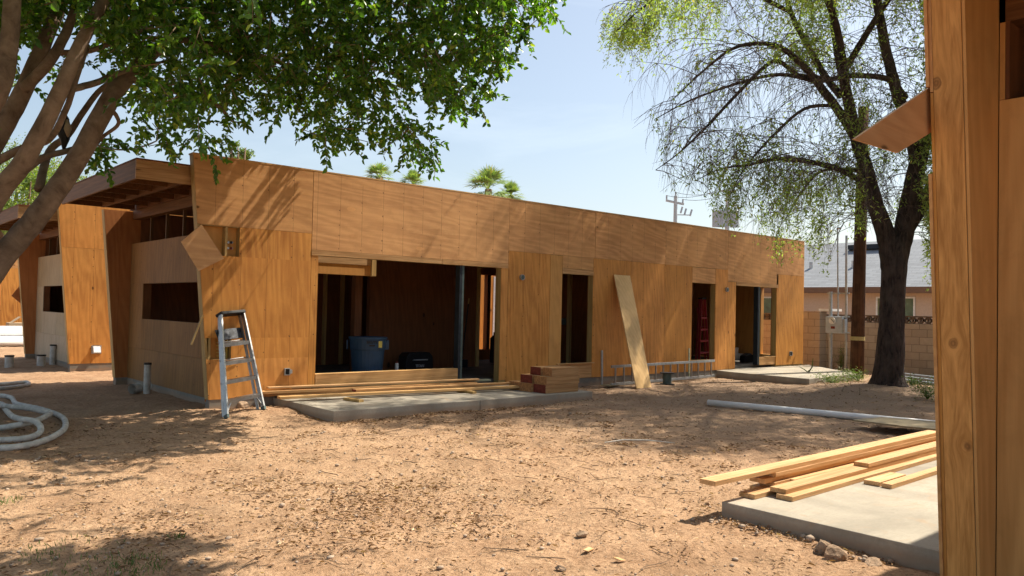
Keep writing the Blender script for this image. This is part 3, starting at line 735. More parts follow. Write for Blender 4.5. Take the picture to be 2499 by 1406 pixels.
# extension ladder lying on edge along the wall
a0, a1 = V((12.62, 11.08, .02)), V((16.75, 11.36, .02))
ml = empty('extension_ladder', a0, 'grey aluminium ladder lying on its side along the foot of the wall', 'ladder')
b0 = V((0, 0, .03)); t = a1-a0
for nm, zz in (('rail', .03), ('rail', .40)):
    mb = MB(); mb.beam((0, 0, zz), (t.x, t.y, zz), .03, .055 if zz > .1 else .06); mb.build(nm, M['galv'], ml, bevel=.003)
for i in range(14):
    p = t*((i+.5)/14); mb = MB(); mb.tube([(p.x, p.y, .05), (p.x, p.y, .38)], .021, 8); mb.build('rung', M['alu'], ml)

# leaning plywood
pa, pb = atz(1572, 948, 0), atz(1592, 946, 0)
p0 = atz(1552, 949, .0); p1 = atz(1593, 946, .0); q0 = aty(1498, 671, 11.45); q1 = aty(1545, 673, 11.45)
p1 = p0+V((.52, .03, 0)); q0 = V((q0.x, 11.46, 2.37)); q1 = q0+V((.56, 0.02, 0.0))
nn = (p1-p0).cross(q0-p0).normalized()*.018
mb = MB(); mb.v = [tuple(x) for x in (p0, p1, q1, q0, p0+nn, p1+nn, q1+nn, q0+nn)]; mb.f = [(0, 1, 2, 3), (7, 6, 5, 4), (0, 4, 5, 1), (1, 5, 6, 2), (2, 6, 7, 3), (3, 7, 4, 0)]
o = mb.build('leaning_board', M['ply_lean'], loc=tuple(p0)); tag(o, 'narrow pale plywood board leaning askew against the building wall', 'plywood board')
# small items at wall foot
p = atz(1490, 944); mb = MB(); mb.box(-.22, .22, -.1, .1, 0, .018); o = mb.build('wood_offcut', M['ply_old']); o.location = (p.x, p.y, .025); o.rotation_euler = (0.03, 0.02, .25); tag(o, 'flat plywood offcut on the dirt left of the leaning board', 'offcut')
p = atz(1628, 939); sp_ = empty('cable_spool', (p.x, p.y, 0), 'small grey spool with dark flanges standing by the side-lying ladder', 'spool')
mb = MB(); mb.tube([(0, 0, .02), (0, 0, .25)], .095, 16); mb.build('core', M['steelgr'], sp_)
for z in (0.005, .25):
    mb = MB(); mb.tube([(0, 0, z), (0, 0, z+.018)], .16, 20); mb.build('flange', M['black'], sp_)
for u, v0, v1, lab in ((1469, 940, 855, 'thin grey metal stake standing against the wall beside the third doorway'), (1682, 918, 850, 'pale thin stake standing against the wall under the narrow window opening')):
    p = aty(u, v0, 11.40); q = aty(u, v1, 11.44); mb = MB(); mb.beam((0, 0, -p.z), (q.x-p.x, q.y-p.y, q.z-p.z), .05, .02, (0, 1, 0)); o = mb.build('metal_stake', M['galv'] if u < 1500 else M['greenwood']); o.location = p; tag(o, lab, 'stake')

# ------------------------------------------------------------------ glulam offcuts stacked on the patio slab
def lumber_piece(name, x0, yfront, z, ln, w, h, rz, mat, label, cat, group, ends=None):
    """board whose near-front-bottom corner is at (x0,yfront,z), running +x"""
    if ends is not None:
        r = empty(name, (x0, yfront, z), label, cat, group, rz)
        mb = MB(); mb.box(.004, ln, 0, w, 0, h); mb.build('body', mat, r, bevel=.003)
        mb = MB(); mb.box(0, .0038, .001, w-.001, .001, h-.001); mb.build('painted_end', ends, r)
        return r
    mb = MB(); mb.box(0, ln, 0, w, 0, h); o = mb.build(name, mat, bevel=.003); o.location = (x0, yfront, z); o.rotation_euler = (0, 0, rz)
    return tag(o, label, cat, group)
zs = .151; G = 'beam offcuts stacked on the patio slab'
bx = atz(1331, 961, zs); bx1 = atz(1272, 950, zs)
yb = bx.y; xb = bx.x
lumber_piece('wood_block', xb, yb, zs, .80, .30, .145, 0, M['glulam'], 'red-ended beam offcut at the front of the bottom layer of the stack', 'wood block', G, M['endred'])
lumber_piece('wood_block', xb-.05, yb+.31, zs, .78, .30, .145, .0, M['glulam'], 'beam offcut in the middle of the bottom layer of the stack', 'wood block', G, M['beamend'])
lumber_piece('wood_block', xb-.02, yb+.62, zs, .78, .30, .145, .0, M['glulam'], 'beam offcut at the back of the bottom layer, its brown end showing', 'wood block', G, M['beamend'])
lumber_piece('wood_block', xb+.01, yb-.01, zs+.146, .82, .31, .14, .01, M['glulam'], 'brown-ended beam offcut at the front of the middle layer', 'wood block', G, M['beamend'])
lumber_piece('wood_block', xb+.0, yb+.34, zs+.146, .78, .30, .14, .0, M['glulam'], 'red-ended beam offcut at the back of the middle layer', 'wood block', G, M['endred'])
lumber_piece('wood_block', xb+.14, yb+.0, zs+.287, .66, .22, .14, -.01, M['glulam'], 'brown-ended beam offcut at the front of the top layer', 'wood block', G, M['beamend'])
lumber_piece('wood_block', xb+.10, yb+.235, zs+.287, .66, .26, .14, .0, M['glulam'], 'red-ended beam offcut at the back of the top layer of the stack', 'wood block', G, M['endred'])

# planks on the patio slab, resting on spacers
G = 'planks lying along the patio slab'
def plank(u0, v0, z, u1, v1, w, h, mat, label, ends=None, grp=G, name='plank', cat='plank'):
    a = atz(u0, v0, z); b = atz(u1, v1, z); d = b-a; rz = math.atan2(d.y, d.x)
    return lumber_piece(name, a.x, a.y, z, d.length, w, h, rz, mat, label, cat, grp, ends)
for (u, v, lb) in ((858, 982, 'short wooden spacer under the left part of the plank pile'), (1138, 961, 'short wooden spacer under the middle of the plank pile')):
    p = atz(u, v, zs); mb = MB(); mb.box(-.19, .19, -.045, .045, 0, .038); o = mb.build('wood_spacer', M['stud'], bevel=.002); o.location = (p.x+.1, p.y+.12, zs+.001); o.rotation_euler = (0, 0, math.pi/2+.12); tag(o, lb, 'spacer', 'spacers under the plank pile')
plank(684, 975, zs+.042, 1272, 947, .14, .038, M['studx'], 'pale plank along the front of the bottom layer')
plank(640, 967, zs+.042, 1180, 944, .14, .038, M['glulam'], 'long brown plank in the middle of the bottom layer')
plank(868, 957, zs+.081, 1272, 938, .14, .038, M['header'], 'red-ended plank on top of the front of the pile', M['endred'])
plank(640, 962, zs+.081, 1165, 938, .14, .038, M['header'], 'reddish plank lying one layer up behind the front planks')
plank(645, 951, zs+.12, 1198, 930, .12, .03, M['greenwood'], 'greenish treated plank at the back of the pile')
plank(655, 949, zs+.151, 1170, 928, .09, .025, M['fresh'], 'thin pale plank topmost at the back of the pile')

# near boards on the near slab
G = 'fresh boards piled on the near slab'; z0 = .126; h = .038
def nb(u, v, z, ln, w, label, rz=0., dx=0., dy=0.):
    a = atz(u, v, z); return lumber_piece('board', a.x+dx, a.y+dy, z, ln, w, h, rz, M['fresh'], label, 'board', G)
A0 = atz(1745, 1176, z0+5*h); yA = A0.y
for i, (x_, dy, lb) in enumerate(((5.9, .03, 'bottom board of the tall back stack'), (6.0, .0, 'second board up in the tall back stack'), (5.88, .02, 'third board up in the tall back stack'), (6.02, .0, 'fourth board up, just under the long overhanging one'))):
    lumber_piece('board', x_, yA+dy, z0+i*(h+.0005)+.0002, 3.9, .14, h-.0005, .004, M['fresh'], lb, 'board', G)
lumber_piece('board', A0.x, yA, z0+5*h-.036, 4.4, .14, h, .004, M['fresh'], 'long top board overhanging the slab corner', 'board', G)
c = atz(1944, 1170, z0+h)
D = atz(1918, 1207, z0+h); yC = D.y+.155
lumber_piece('board', 5.62, yC-.01, z0, 4.0, .14, h, .0, M['fresh'], 'bottom board between the two stacks, its end poking past the slab corner', 'board', G)
lumber_piece('board', 6.25, yC, z0+h+.0005, 3.6, .14, h, .003, M['fresh'], 'upper board between the two stacks', 'board', G)
D = atz(1918, 1207, z0+h); lumber_piece('board', D.x, D.y, z0+h+.0005, 3.7, .14, h, .01, M['fresh'], 'wide upper board of the low front stack', 'board', G)
E_ = atz(1934, 1225, z0); lumber_piece('board', E_.x, E_.y, z0, 3.7, .14, h, .012, M['fresh'], 'lower board of the low front stack', 'board', G)
F_ = atz(2120, 1142, z0+2*h); lumber_piece('board', F_.x, F_.y, z0+2*h+.001, 2.6, .14, h, .01, M['fresh'], 'shorter board lying on top of the low front stack', 'board', G)
G_ = atz(2147, 1188, z0); lumber_piece('board', G_.x, G_.y, z0, .55, .14, h, .01, M['fresh'], 'short block of board lying flat in front of the low stack', 'board', G)
H_ = atz(2176, 1194, z0); lumber_piece('board', H_.x, H_.y, z0, 2.4, .085, h, .012, M['fresh'], 'narrow board lying frontmost on the slab', 'board', G)

# white pipe and old board
p, q = atz(1728, 991), atz(2290, 1046); q = q+(q-p)*.15
mb = MB(); mb.tube([(0, 0, .06), tuple((q-p).xy)+(.06,)], .052, 16); o = mb.build('pvc_pipe', M['white'], smooth=True); o.location = (p.x, p.y, .0)
tag(o, 'long white plastic pipe lying on the shaded dirt', 'pipe')
c4 = [atz(2080, 1027, .12), atz(2210, 1043, .12), atz(2310, 1052, .12), atz(2310, 1033, .12), atz(2150, 1020, .12)]
mb = MB(); mb.prism([(c.x, c.y) for c in c4], .115, .135, 'z'); o = mb.build('old_board', M['ply_old'], loc=tuple(c4[0])); tag(o, 'weathered grey-green board lying across the white pipe', 'board')

# ------------------------------------------------------------------ rocks
import bmesh
def rock(name, p, r, seed, label, mat='rock', sq=(1, 1, .75), cat='rock', group=None):
    bm = bmesh.new(); bmesh.ops.create_icosphere(bm, subdivisions=3, radius=r)
    rr = random.Random(seed); ds = [(V((rr.uniform(-1, 1), rr.uniform(-1, 1), rr.uniform(-1, 1))).normalized(), rr.uniform(.55, .95)) for _ in range(9)]
    for v in bm.verts:
        for d, k in ds:
            e = v.co.dot(d)
            if e > k*r*.9: v.co -= d*(e-k*r*.9)
        v.co += v.co.normalized()*r*.05*rr.uniform(-1, 1); v.co = V((v.co.x*sq[0], v.co.y*sq[1], v.co.z*sq[2]))
    me = bpy.data.meshes.new(name); bm.to_mesh(me); bm.free(); o = bpy.data.objects.new(name, me); COL.objects.link(o); me.materials.append(M[mat])
    o.location = p; o.rotation_euler = (0, 0, seed*.7); return tag(o, label, cat, group)
for i, (u, v, r, lb, sq) in enumerate(((2008, 1348, .075, 'rounded pale rock against the near slab edge', (1, .9, .8)), (2036, 1362, .085, 'notched brown rock in front of the rounded one by the slab', (1.15, .8, .7)), (2130, 1376, .07, 'flat half-buried rock right of the pair by the slab', (1.3, .9, .35)),
        (592, 999, .11, 'brown clod of dirt behind the feet of the stepladder', (1.2, .8, .75)), (1366, 1390, .035, 'small oval stone at the bottom middle of the ground', (1.3, .8, .6)), (1420, 1306, .04, 'small pinkish stone on the sunny dirt above the wood chip', (1.4, .8, .6)))):
    p = atz(u, v); rock('rock', (p.x, p.y, gz_(p.x, p.y)+r*sq[2]*.55), r, i+3, lb, sq=sq)
for i, (u, v, lb) in enumerate(((1436, 1342, 'pale wood chip on the sunny dirt'), (1512, 1370, 'pale wood chip beside the crumpled paper, lower right'))):
    p = atz(u, v); mb = MB(); mb.box(-.045, .045, -.02, .02, 0, .006); o = mb.build('wood_chip', M['fresh']); o.location = (p.x, p.y, gz_(p.x, p.y)+.016); o.rotation_euler = (.1, .05, .3+i); tag(o, lb, 'wood chip')

# ------------------------------------------------------------------ pipes, hose and clutter on the left
def stub(u, v, r, h_, lab):
    p = atz(u, v); e = empty('pipe_stub', (p.x, p.y, 0), lab, 'pipe stub', 'plastic pipe stubs rising from the ground')
    mb = MB(); mb.tube([(0, 0, -.05), (0, 0, h_)], r, 16); mb.build('pipe', M['hose'], e, smooth=False)
    mb = MB(); mb.tube([(0, 0, h_), (0, 0, h_+.03)], r*1.12, 16); mb.build('cap', M['black'], e); return e
stub(22, 896, .09, .24, 'capped pale pipe stub farthest left beside the second building')
stub(100, 894, .09, .24, 'capped pale pipe stub at the foot of the pale plywood wall')
stub(128, 890, .065, .45, 'tall capped pipe stub by the corner of the second building')
stub(358, 962, .055, .50, 'tall capped pipe stub by the side wall of the middle building')
for u, v, rot, lb in ((367, 952, 2.5, 'pale pipe elbow facing right beside the tall stub'), (338, 960, .6, 'pale pipe elbow lying at the side wall foot')):
    p = atz(u, v); e = empty('pipe_elbow', (p.x, p.y, 0), lb, 'pipe elbow', 'pipe elbows by the side wall')
    mb = MB(); pts = [(math.cos(rot)*.14*(1-math.cos(a)), math.sin(rot)*.14*(1-math.cos(a)), .08+.12*math.sin(a)-.06) for a in [i*math.pi/2/5 for i in range(6)]]
    pts = [(-.16*math.cos(rot)*k, -.16*math.sin(rot)*k, .09) for k in (1, .5, 0)]+[(.03*math.cos(rot), .03*math.sin(rot), .11)]
    mb.tube(pts, .085, 16, cap=False); mb.tube(pts, .075, 16, cap=False); mb.build('elbow_body', M['hose'], e, smooth=True)
def smooth_path(P, n=8):
    out = []
    for i in range(len(P)-1):
        p0 = P[max(i-1, 0)]; p1 = P[i]; p2 = P[i+1]; p3 = P[min(i+2, len(P)-1)]
        for k in range(n):
            t = k/n; out.append(.5*((2*p1)+(-p0+p2)*t+(2*p0-5*p1+4*p2-p3)*t*t+(-p0+3*p1-3*p2+p3)*t**3))
    out.append(P[-1]); return out
def hose(pts, label, r=.034, z=.04, zl=None):
    P = []
    for i, (u, v) in enumerate(pts):
        zz = (zl[i] if zl else z); P.append(atz(u, v, zz))
    P = smooth_path(P, 7); o = P[0].copy(); o.z = 0
    mb = MB(); rr = [r*(1+.05*math.sin(i*1.7)) for i in range(len(P))]
    mb.tube([p-o for p in P], rr, 12); q = mb.build('hose', M['hose'], smooth=True); q.location = o; return tag(q, label, 'hose', 'pale hoses coiled on the dirt')
hose([(-420, 1030), (-250, 985), (-60, 966), (20, 968), (38, 984), (60, 990), (90, 996), (118, 1004), (142, 1013), (158, 1025), (158, 1045), (135, 1063), (100, 1078), (60, 1088), (0, 1094), (-200, 1100), (-400, 1090)], 'outermost pale hose sweeping in a wide loop round the coil')
hose([(-360, 1070), (-120, 1056), (-10, 1046), (40, 1038), (80, 1030), (112, 1016), (122, 1009), (100, 1003), (70, 997), (20, 992), (-60, 985), (-260, 1010)], 'pale hose crossing the middle of the coil and doubling back', zl=[.04]*3+[.09]*4+[.12]*3+[.04]*2)
hose([(-300, 1010), (-60, 990), (0, 985), (14, 1000), (30, 1016), (52, 1023), (80, 1027), (98, 1040), (95, 1058), (62, 1070), (0, 1074), (-200, 1078)], 'inner pale hose with a kink and a tight bend', zl=[.04, .04, .05, .06, .12, .15, .14, .09, .04, .04, .04, .04])
hose([(-150, 955), (0, 948), (60, 941), (70, 937), (60, 933), (0, 938), (-150, 945)], 'far pale hose with a bright bent tip', r=.035)
# stacked white pipes
pa = atz(-120, 848); pb = atz(70, 846)
for i in range(6):
    yy = i % 3; zz = i//3
    mb = MB(); mb.tube([(0, 0, 0), (6.5, .1, 0)], .17, 16); o = mb.build('pvc_pipe', M['white'], smooth=True); o.location = (pb.x-6.3, pb.y+.36*yy+.18*zz, .17+zz*.30)
    tag(o, 'fat white plastic pipe in the stack at the left edge', 'pipe', 'white pipes stacked before the farthest building')
p = atz(20, 822, .0); cx_, cy_ = aty(43, 800, 33.2).x, 33.2
for (u0, u1, v0, v1, Y_, lb, mt) in ((22, 61, 788, 820, 33.2, 'tan carton with a green label behind the white pipes', 'brown'),):
    a = aty(u0, v0, Y_); b = aty(u1, v1, Y_); r = empty('carton', ((a.x+b.x)/2, Y_, 0), lb, 'carton')
    w = (b.x-a.x)/2
    mb = MB(); mb.box(-w, w, 0, .6, 0, a.z); mb.build('box', M[mt], r, bevel=.01)
    mb = MB(); mb.box(-w*.1, w*.45, -.006, -.001, a.z*.55, a.z*.8); mb.build('green_sticker', M['green'], r)
    mb = MB(); mb.beam((-w*.6, .3, a.z), (w*.5, .3, a.z+.22), .5, .01); mb.build('open_flap', M[mt], r)

# ------------------------------------------------------------------ inside the building
# text helper
def text_mesh(txt, size, mat, parent, loc, rot, name='lettering', bold=0.):
    cu = bpy.data.curves.new(name, 'FONT'); cu.body = txt; cu.size = size; cu.extrude = .001; cu.align_x = 'CENTER'; cu.offset = bold
    o = bpy.data.objects.new(name, cu); COL.objects.link(o)
    dg = bpy.context.evaluated_depsgraph_get(); me = bpy.data.meshes.new_from_object(o.evaluated_get(dg)); bpy.data.objects.remove(o)
    o = bpy.data.objects.new(name, me); COL.objects.link(o); me.materials.append(mat); o.parent = parent; o.location = loc; o.rotation_euler = rot; return o
Yc = 12.25; pc = aty(897, 860, Yc)
can = empty('trash_can', (pc.x, Yc, .236), 'blue plastic trash can standing just inside the big opening', 'trash can', rz=math.radians(-32))
ztop = aty(897, 822, Yc).z-.236
mb = MB(); mb.tube([(0, 0, 0), (0, 0, ztop*.62), (0, 0, ztop*.9)], [.255, .29, .305], 28); mb.build('body', M['bluebin'], can, smooth=False)
mb = MB(); mb.tube([(0, 0, ztop*.70), (0, 0, ztop*.74), (0, 0, ztop*.97)], [.298, .312, .325], 28, cap=False); mb.build('collar', M['bluebin'], can)
mb = MB(); mb.tube([(0, 0, ztop*.955), (0, 0, ztop)], [.34, .34], 28, cap=True); mb.build('rim', M['bluebin'], can)
for sx_ in (-1, 1):
    mb = MB(); mb.prism([(-.05, ztop*.72), (.05, ztop*.72), (.07, ztop*.93), (-.07, ztop*.93)], sx_*.31-.03, sx_*.31+.06*sx_, 'x'); mb.build('handle', M['bluebin'], can, bevel=.008)
text_mesh('BRUTE', .062, M['black'], can, (.075, -.325, ztop*.87), (math.pi/2, 0, .24), bold=.002)
mb = MB(); mb.box(.03, .13, -.328, -.314, ztop*.81, ztop*.835); mb.build('printed_mark', M['black'], can)
mb = MB(); mb.box(.19, .25, -.29, -.275, ztop*.78, ztop*.92); o = mb.build('sticker', M['binlabel'], can)
Yt = 13.6; pt = aty(1025, 868, Yt)
tb = empty('tool_case', (pt.x, Yt, .236), 'black moulded tool case with grey handle on the floor inside the big opening', 'tool case')
mb = MB(); mb.prism([(-.33, 0), (.33, 0), (.35, .08), (.33, .32), (.25, .40), (-.25, .40), (-.33, .32), (-.35, .08)], 0, .3, 'y'); mb.build('body', M['black'], tb, bevel=.02)
mb = MB(); mb.tube([(-.17, -.0, .24), (-.17, -.035, .25), (.17, -.035, .25), (.17, 0, .24)], .012, 8); mb.build('handle', M['trafo'], tb)
text_mesh('TITAN', .075, M['trafo'], tb, (0, -.003, .10), (math.pi/2, 0, 0), bold=.002)
ps = aty(968, 905, 12.5); sc_ = empty('spray_can', (ps.x, 12.5, .236), 'white spray can with dark print standing on the floor near the trash can', 'spray can')
zt_ = aty(968, 882, 12.5).z-.236
mb = MB(); mb.tube([(0, 0, 0), (0, 0, zt_*.85), (0, 0, zt_*.9)], [.036, .036, .025], 14); mb.build('body', M['whiteframe'], sc_)
mb = MB(); mb.tube([(0, 0, zt_*.9), (0, 0, zt_)], .022, 12); mb.build('cap', M['endred'], sc_)
mb = MB(); mb.tube([(0, 0, zt_*.25), (0, 0, zt_*.5)], .037, 14, cap=False); mb.build('printed_band', M['black'], sc_)
a, b = aty(1131, 850, 14.2), aty(1143, 742, 14.25); mb = MB(); dd = (b-a); mb.tube([a-dd*.9, b], .014, 8); bh = empty('broom', (a.x, a.y, .236), 'dark broom pole with pale tip leaning inside behind the steel post', 'broom')
mb2 = MB(); a2 = V((a.x-(a.z-.4)*dd.x/dd.z, a.y, .40)); mb2.tube([a2-V(bh.location), b-V(bh.location)], .014, 8); mb2.build('pole', M['black'], bh)
mb2 = MB(); mb2.tube([b-V(bh.location), b+dd.normalized()*.13-V(bh.location)], .016, 8); mb2.build('pole_tip', M['stud'], bh)
mb2 = MB(); q = a2-V(bh.location); mb2.box(q.x-.15, q.x+.15, q.y-.03, q.y+.03, 0.002, q.z+.01); mb2.build('broom_head', M['black'], bh)
p = aty(1207, 890, 15.2); mb = MB(); mb.tube([(0, 0, 0), (0, 0, .6), (0, 0, .68), (0, 0, .75)], [.13, .13, .05, .05], 12); o = mb.build('dark_canister', M['black']); o.location = (p.x, 15.2, .236); tag(o, 'dark canister standing in the far doorway inside the building', 'canister')
p = aty(1802, 880, 13.3); mb = MB(); mb.box(-.5, .0, 0, .3, 0, .35); mb.box(0, .55, 0, .3, 0, .16); o = mb.build('white_block', M['whiteframe'], bevel=.01); o.location = (p.x, 13.3, .236); tag(o, 'white stepped block on the floor inside the right-hand doorway', 'block')
p = aty(1830, 882, 12.2); mb = MB(); mb.prism([(-.22, 0), (.22, 0), (.2, .2), (.05, .26), (-.2, .2)], 0, .2, 'y'); o = mb.build('tool_bag', M['black'], bevel=.02); o.location = (p.x, 12.2, .236); tag(o, 'black bag on the floor of the right-hand doorway', 'bag')

# ------------------------------------------------------------------ yard at the right: block wall, house, pole, meter
XW = 23.0; zt = 1.63
yr0, yr1 = -14., 26.
bw = empty('block_wall', (XW, 10, 0), 'tan concrete block wall with a pierced decorative top course', 'wall')
mb = MB(); mb.box(0, .2, yr0-10, yr1-10, -.3, zt-.215); mb.build('block_courses', M['block'], bw)
mb = MB()                                     # pierced top course: frames with a cross of webs
y = yr0-10
dm = simple('pierced_block', (.21, .15, .11), .9, var=.25)
while y < yr1-10:
    z0_, z1_ = zt-.213, zt-.012
    for (a, b, c, d) in ((0, .203, z0_, z0_+.02), (0, .203, z1_-.02, z1_), (0, .018, z0_+.02, z1_-.02), (.185, .203, z0_+.02, z1_-.02), (.075, .128, z0_+.075, z1_-.075)):
        mb.box(.03, .17, y+a, y+b-.002, c, d)
    for (c1, c2) in ((.03, z0_+.03), (.175, z0_+.03), (.03, z1_-.03), (.175, z1_-.03)):
        mb.beam((.1, y+c1, c2), (.1, y+.1015, (z0_+z1_)/2), .14, .022, (0, .7, .7) if False else (0, 0, 1))
    y += .2035
mb.build('pierced_course', dm, bw)
mb = MB(); mb.box(-.01, .21, yr0-10, yr1-10, zt-.012, zt+.01); mb.build('cap_course', dm, bw)
pp = atx(1984, 800, XW-.25); mb = MB()
mb.box(-.42, .0, pp.y-10-.30, pp.y-10+.30, -.3, zt+.09); mb.build('pilaster', M['block'], bw); 
mb = MB(); mb.box(-.3, .3, pp.y-10-.62, pp.y-10-.2, zt+.10, zt+.17); mb.build('cap_block', M['whiteframe'], bw)

XH = 34.
hs = empty('neighbour_house', (XH, 14, 0), 'single-storey stucco house with grey shingle roof behind the block wall', 'house')
ze = atx(2100, 701, XH-.6).z; zr = atx(2100, 591, XH+4.6).z
y0h, y1h = -8, 13.5
mb = MB(); mb.box(0, 9.5, y0h, y1h, -.3, ze-.05); mb.build('wall', M['housewall'], hs)
mb = MB(); mb.prism([(-.55, ze), (4.6, zr), (9.9, ze), (9.9, ze-.14), (4.6, zr-.14), (-.55, ze-.14)], y0h-.4, y1h+.4, 'y')
rf = mb.build('roof', M['shingle'], hs)
mb = MB(); mb.box(-.62, -.552, y0h-.42, y1h+.42, ze-.24, ze+.01); mb.build('fascia_board', M['fascia'], hs)
mb = MB(); mb.prism([(-.55, ze-.141), (0, ze-.141), (0, ze-.235), (-.55, ze-.235)], y0h, y1h, 'y'); mb.build('soffit', M['fascia'], hs)
for (u, v) in ((1980, 613), (2083, 635)):
    p = atx(u, v, XH+1.6); mb = MB(); yy = p.y-14; zz = ze+(1.6+.55)*(zr-ze)/5.15
    mb.tube([(1.6, yy, zz-.1), (1.6, yy, zz+.28)], .09, 10); mb.build('roof_vent', M['poleg'], hs)
p = atx(2125, 600, XH+3.9); mb = MB(); yy = p.y-14; zz = ze+4.4*(zr-ze)/5.15; mb.box(3.4, 4.4, yy-.9, yy+.9, zz-.1, zz+.12); mb.build('skylight', M['steel'], hs)
for (u0, u1) in ((1861, 1892), (2138, 2233)):
    a = atx(u0, 724, XH-.03); b = atx(u1, 790, XH-.03); zl, zh = 1.15, a.z
    fr = MB(); y1_, y0_ = a.y-14, b.y-14
    fr.box(-.05, -.001, y0_, y0_+.07, zl, zh); fr.box(-.05, -.001, y1_-.07, y1_, zl, zh); fr.box(-.05, -.001, y0_+.07, y1_-.07, zh-.07, zh); fr.box(-.05, -.001, y0_+.07, y1_-.07, zl, zl+.07)
    w_ = fr.build('window_frame', M['whiteframe'], hs)
    mb = MB(); mb.box(-.03, -.002, y0_+.071, y1_-.071, zl+.071, zh-.071); mb.build('window_pane', M['glass'], w_)

# utility pole beside the tree
a = atd(2090, 925, 20.6); b = atd(2108, 262, 20.6); pr = empty('utility_pole', (a.x, a.y, 0), 'dark brown wooden utility pole with a pale band, left of the tree trunk', 'utility pole')
a0 = V((a.x, a.y, 0)); b0 = V((b.x-a.x, b.y-a.y, b.z))
mb = MB(); mb.tube([(0, 0, -.3), tuple(b0*.5), tuple(b0)], [.175, .15, .125], 14); mb.build('pole', M['pole'], pr, smooth=True)
mb = MB(); f = .165; zc = aty(2090, 826, a.y).z; c = b0*(zc/b0.z); mb.tube([tuple(c-V((0, 0, .05))), tuple(c+V((0, 0, .05)))], .18, 14, cap=False); mb.build('band', M['tape'], pr)

# electric meter assembly
Xm = 21.5+.6
me_ = atx(2027, 905, Xm); mt = empty('electric_meter', (Xm, me_.y, 0), 'grey electric meter box on galvanised posts before the block wall', 'electric meter')
def ML(u, v, dx=0.): p = atx(u, v, Xm); return V((dx, p.y-me_.y, p.z))
mb = MB(); c = ML(2027, 712); mb.tube([(0, 0, -.2), tuple(c)], .05, 10); mb.build('post', M['galv'], mt)
mb = MB(); a, b = ML(2022, 772), ML(2062, 814); mb.box(-.18, -.05, min(a.y, b.y), max(a.y, b.y), b.z, a.z); bx_ = mb.build('meter_box', M['trafo'], mt, bevel=.012)
c = ML(2040, 783); mb = MB(); mb.tube([(-.20, c.y, c.z), (-.24, c.y, c.z)], .095, 20); d_ = mb.build('meter_dial', M['whiteframe'], bx_)
mb = MB(); mb.beam((-.245, c.y-.07, c.z-.05), (-.245, c.y+.03, c.z+.06), .01, .03, (1, 0, 0)); mb.build('dial_mark', M['steelgr'], d_) if False else mb.build('dial_mark', M['steelgr'], bx_)
c = ML(2040, 799); mb = MB(); mb.box(-.187, -.181, c.y-.06, c.y+.06, c.z-.04, c.z+.03); mb.build('warning_label', M['endred'], bx_)
a, b = ML(2060, 779), ML(2066, 812); mb = MB(); mb.box(-.16, -.03, min(a.y, b.y)-.02, max(a.y, b.y)-.02, b.z, a.z); mb.build('side_box', M['galv'], mt)
mb = MB(); c = ML(2045, 562); d = ML(2046, 772); mb.tube([(-.02, c.y, c.z), (-.02, d.y, d.z)], .022, 8); mb.build('conduit_mast', M['galv'], mt)
mb = MB(); c = ML(2066, 575); d = ML(2064, 905); mb.beam((0, d.y, 0), (0, c.y, c.z), .04, .055); mb.build('strut_post', M['galv'], mt)
for v in (716, 773, 812):
    a, b = ML(2018, v), ML(2071, v); mb = MB(); mb.beam((.03, a.y, a.z), (.03, b.y, b.z), .04, .04); mb.build('crossbar', M['galv'], mt)
mb = MB(); c = ML(2045, 562); mb.tube([(-.02, c.y, c.z), (-.02, c.y, c.z+.06), (-.05, c.y-.1, c.z+.05)], .035, 8); mb.build('weatherhead', M['galv'], mt)
# conduits on the ground right of the trunk
for i, (lb, dv) in enumerate((('grey conduit on the ground behind the tree, rear one', 0), ('grey conduit on the ground behind the tree, middle one', 8), ('grey conduit on the ground behind the tree, front one', 16))):
    a = atz(2205, 921+dv); b = atz(2330, 936+dv); mb = MB(); d = (b-a)*2.2; mb.tube([(0, 0, .05), (d.x, d.y, .05)], .045, 8); o = mb.build('conduit', M['galv'], smooth=True); o.location = (a.x, a.y, .03); tag(o, lb, 'conduit', 'conduits lying behind the tree')

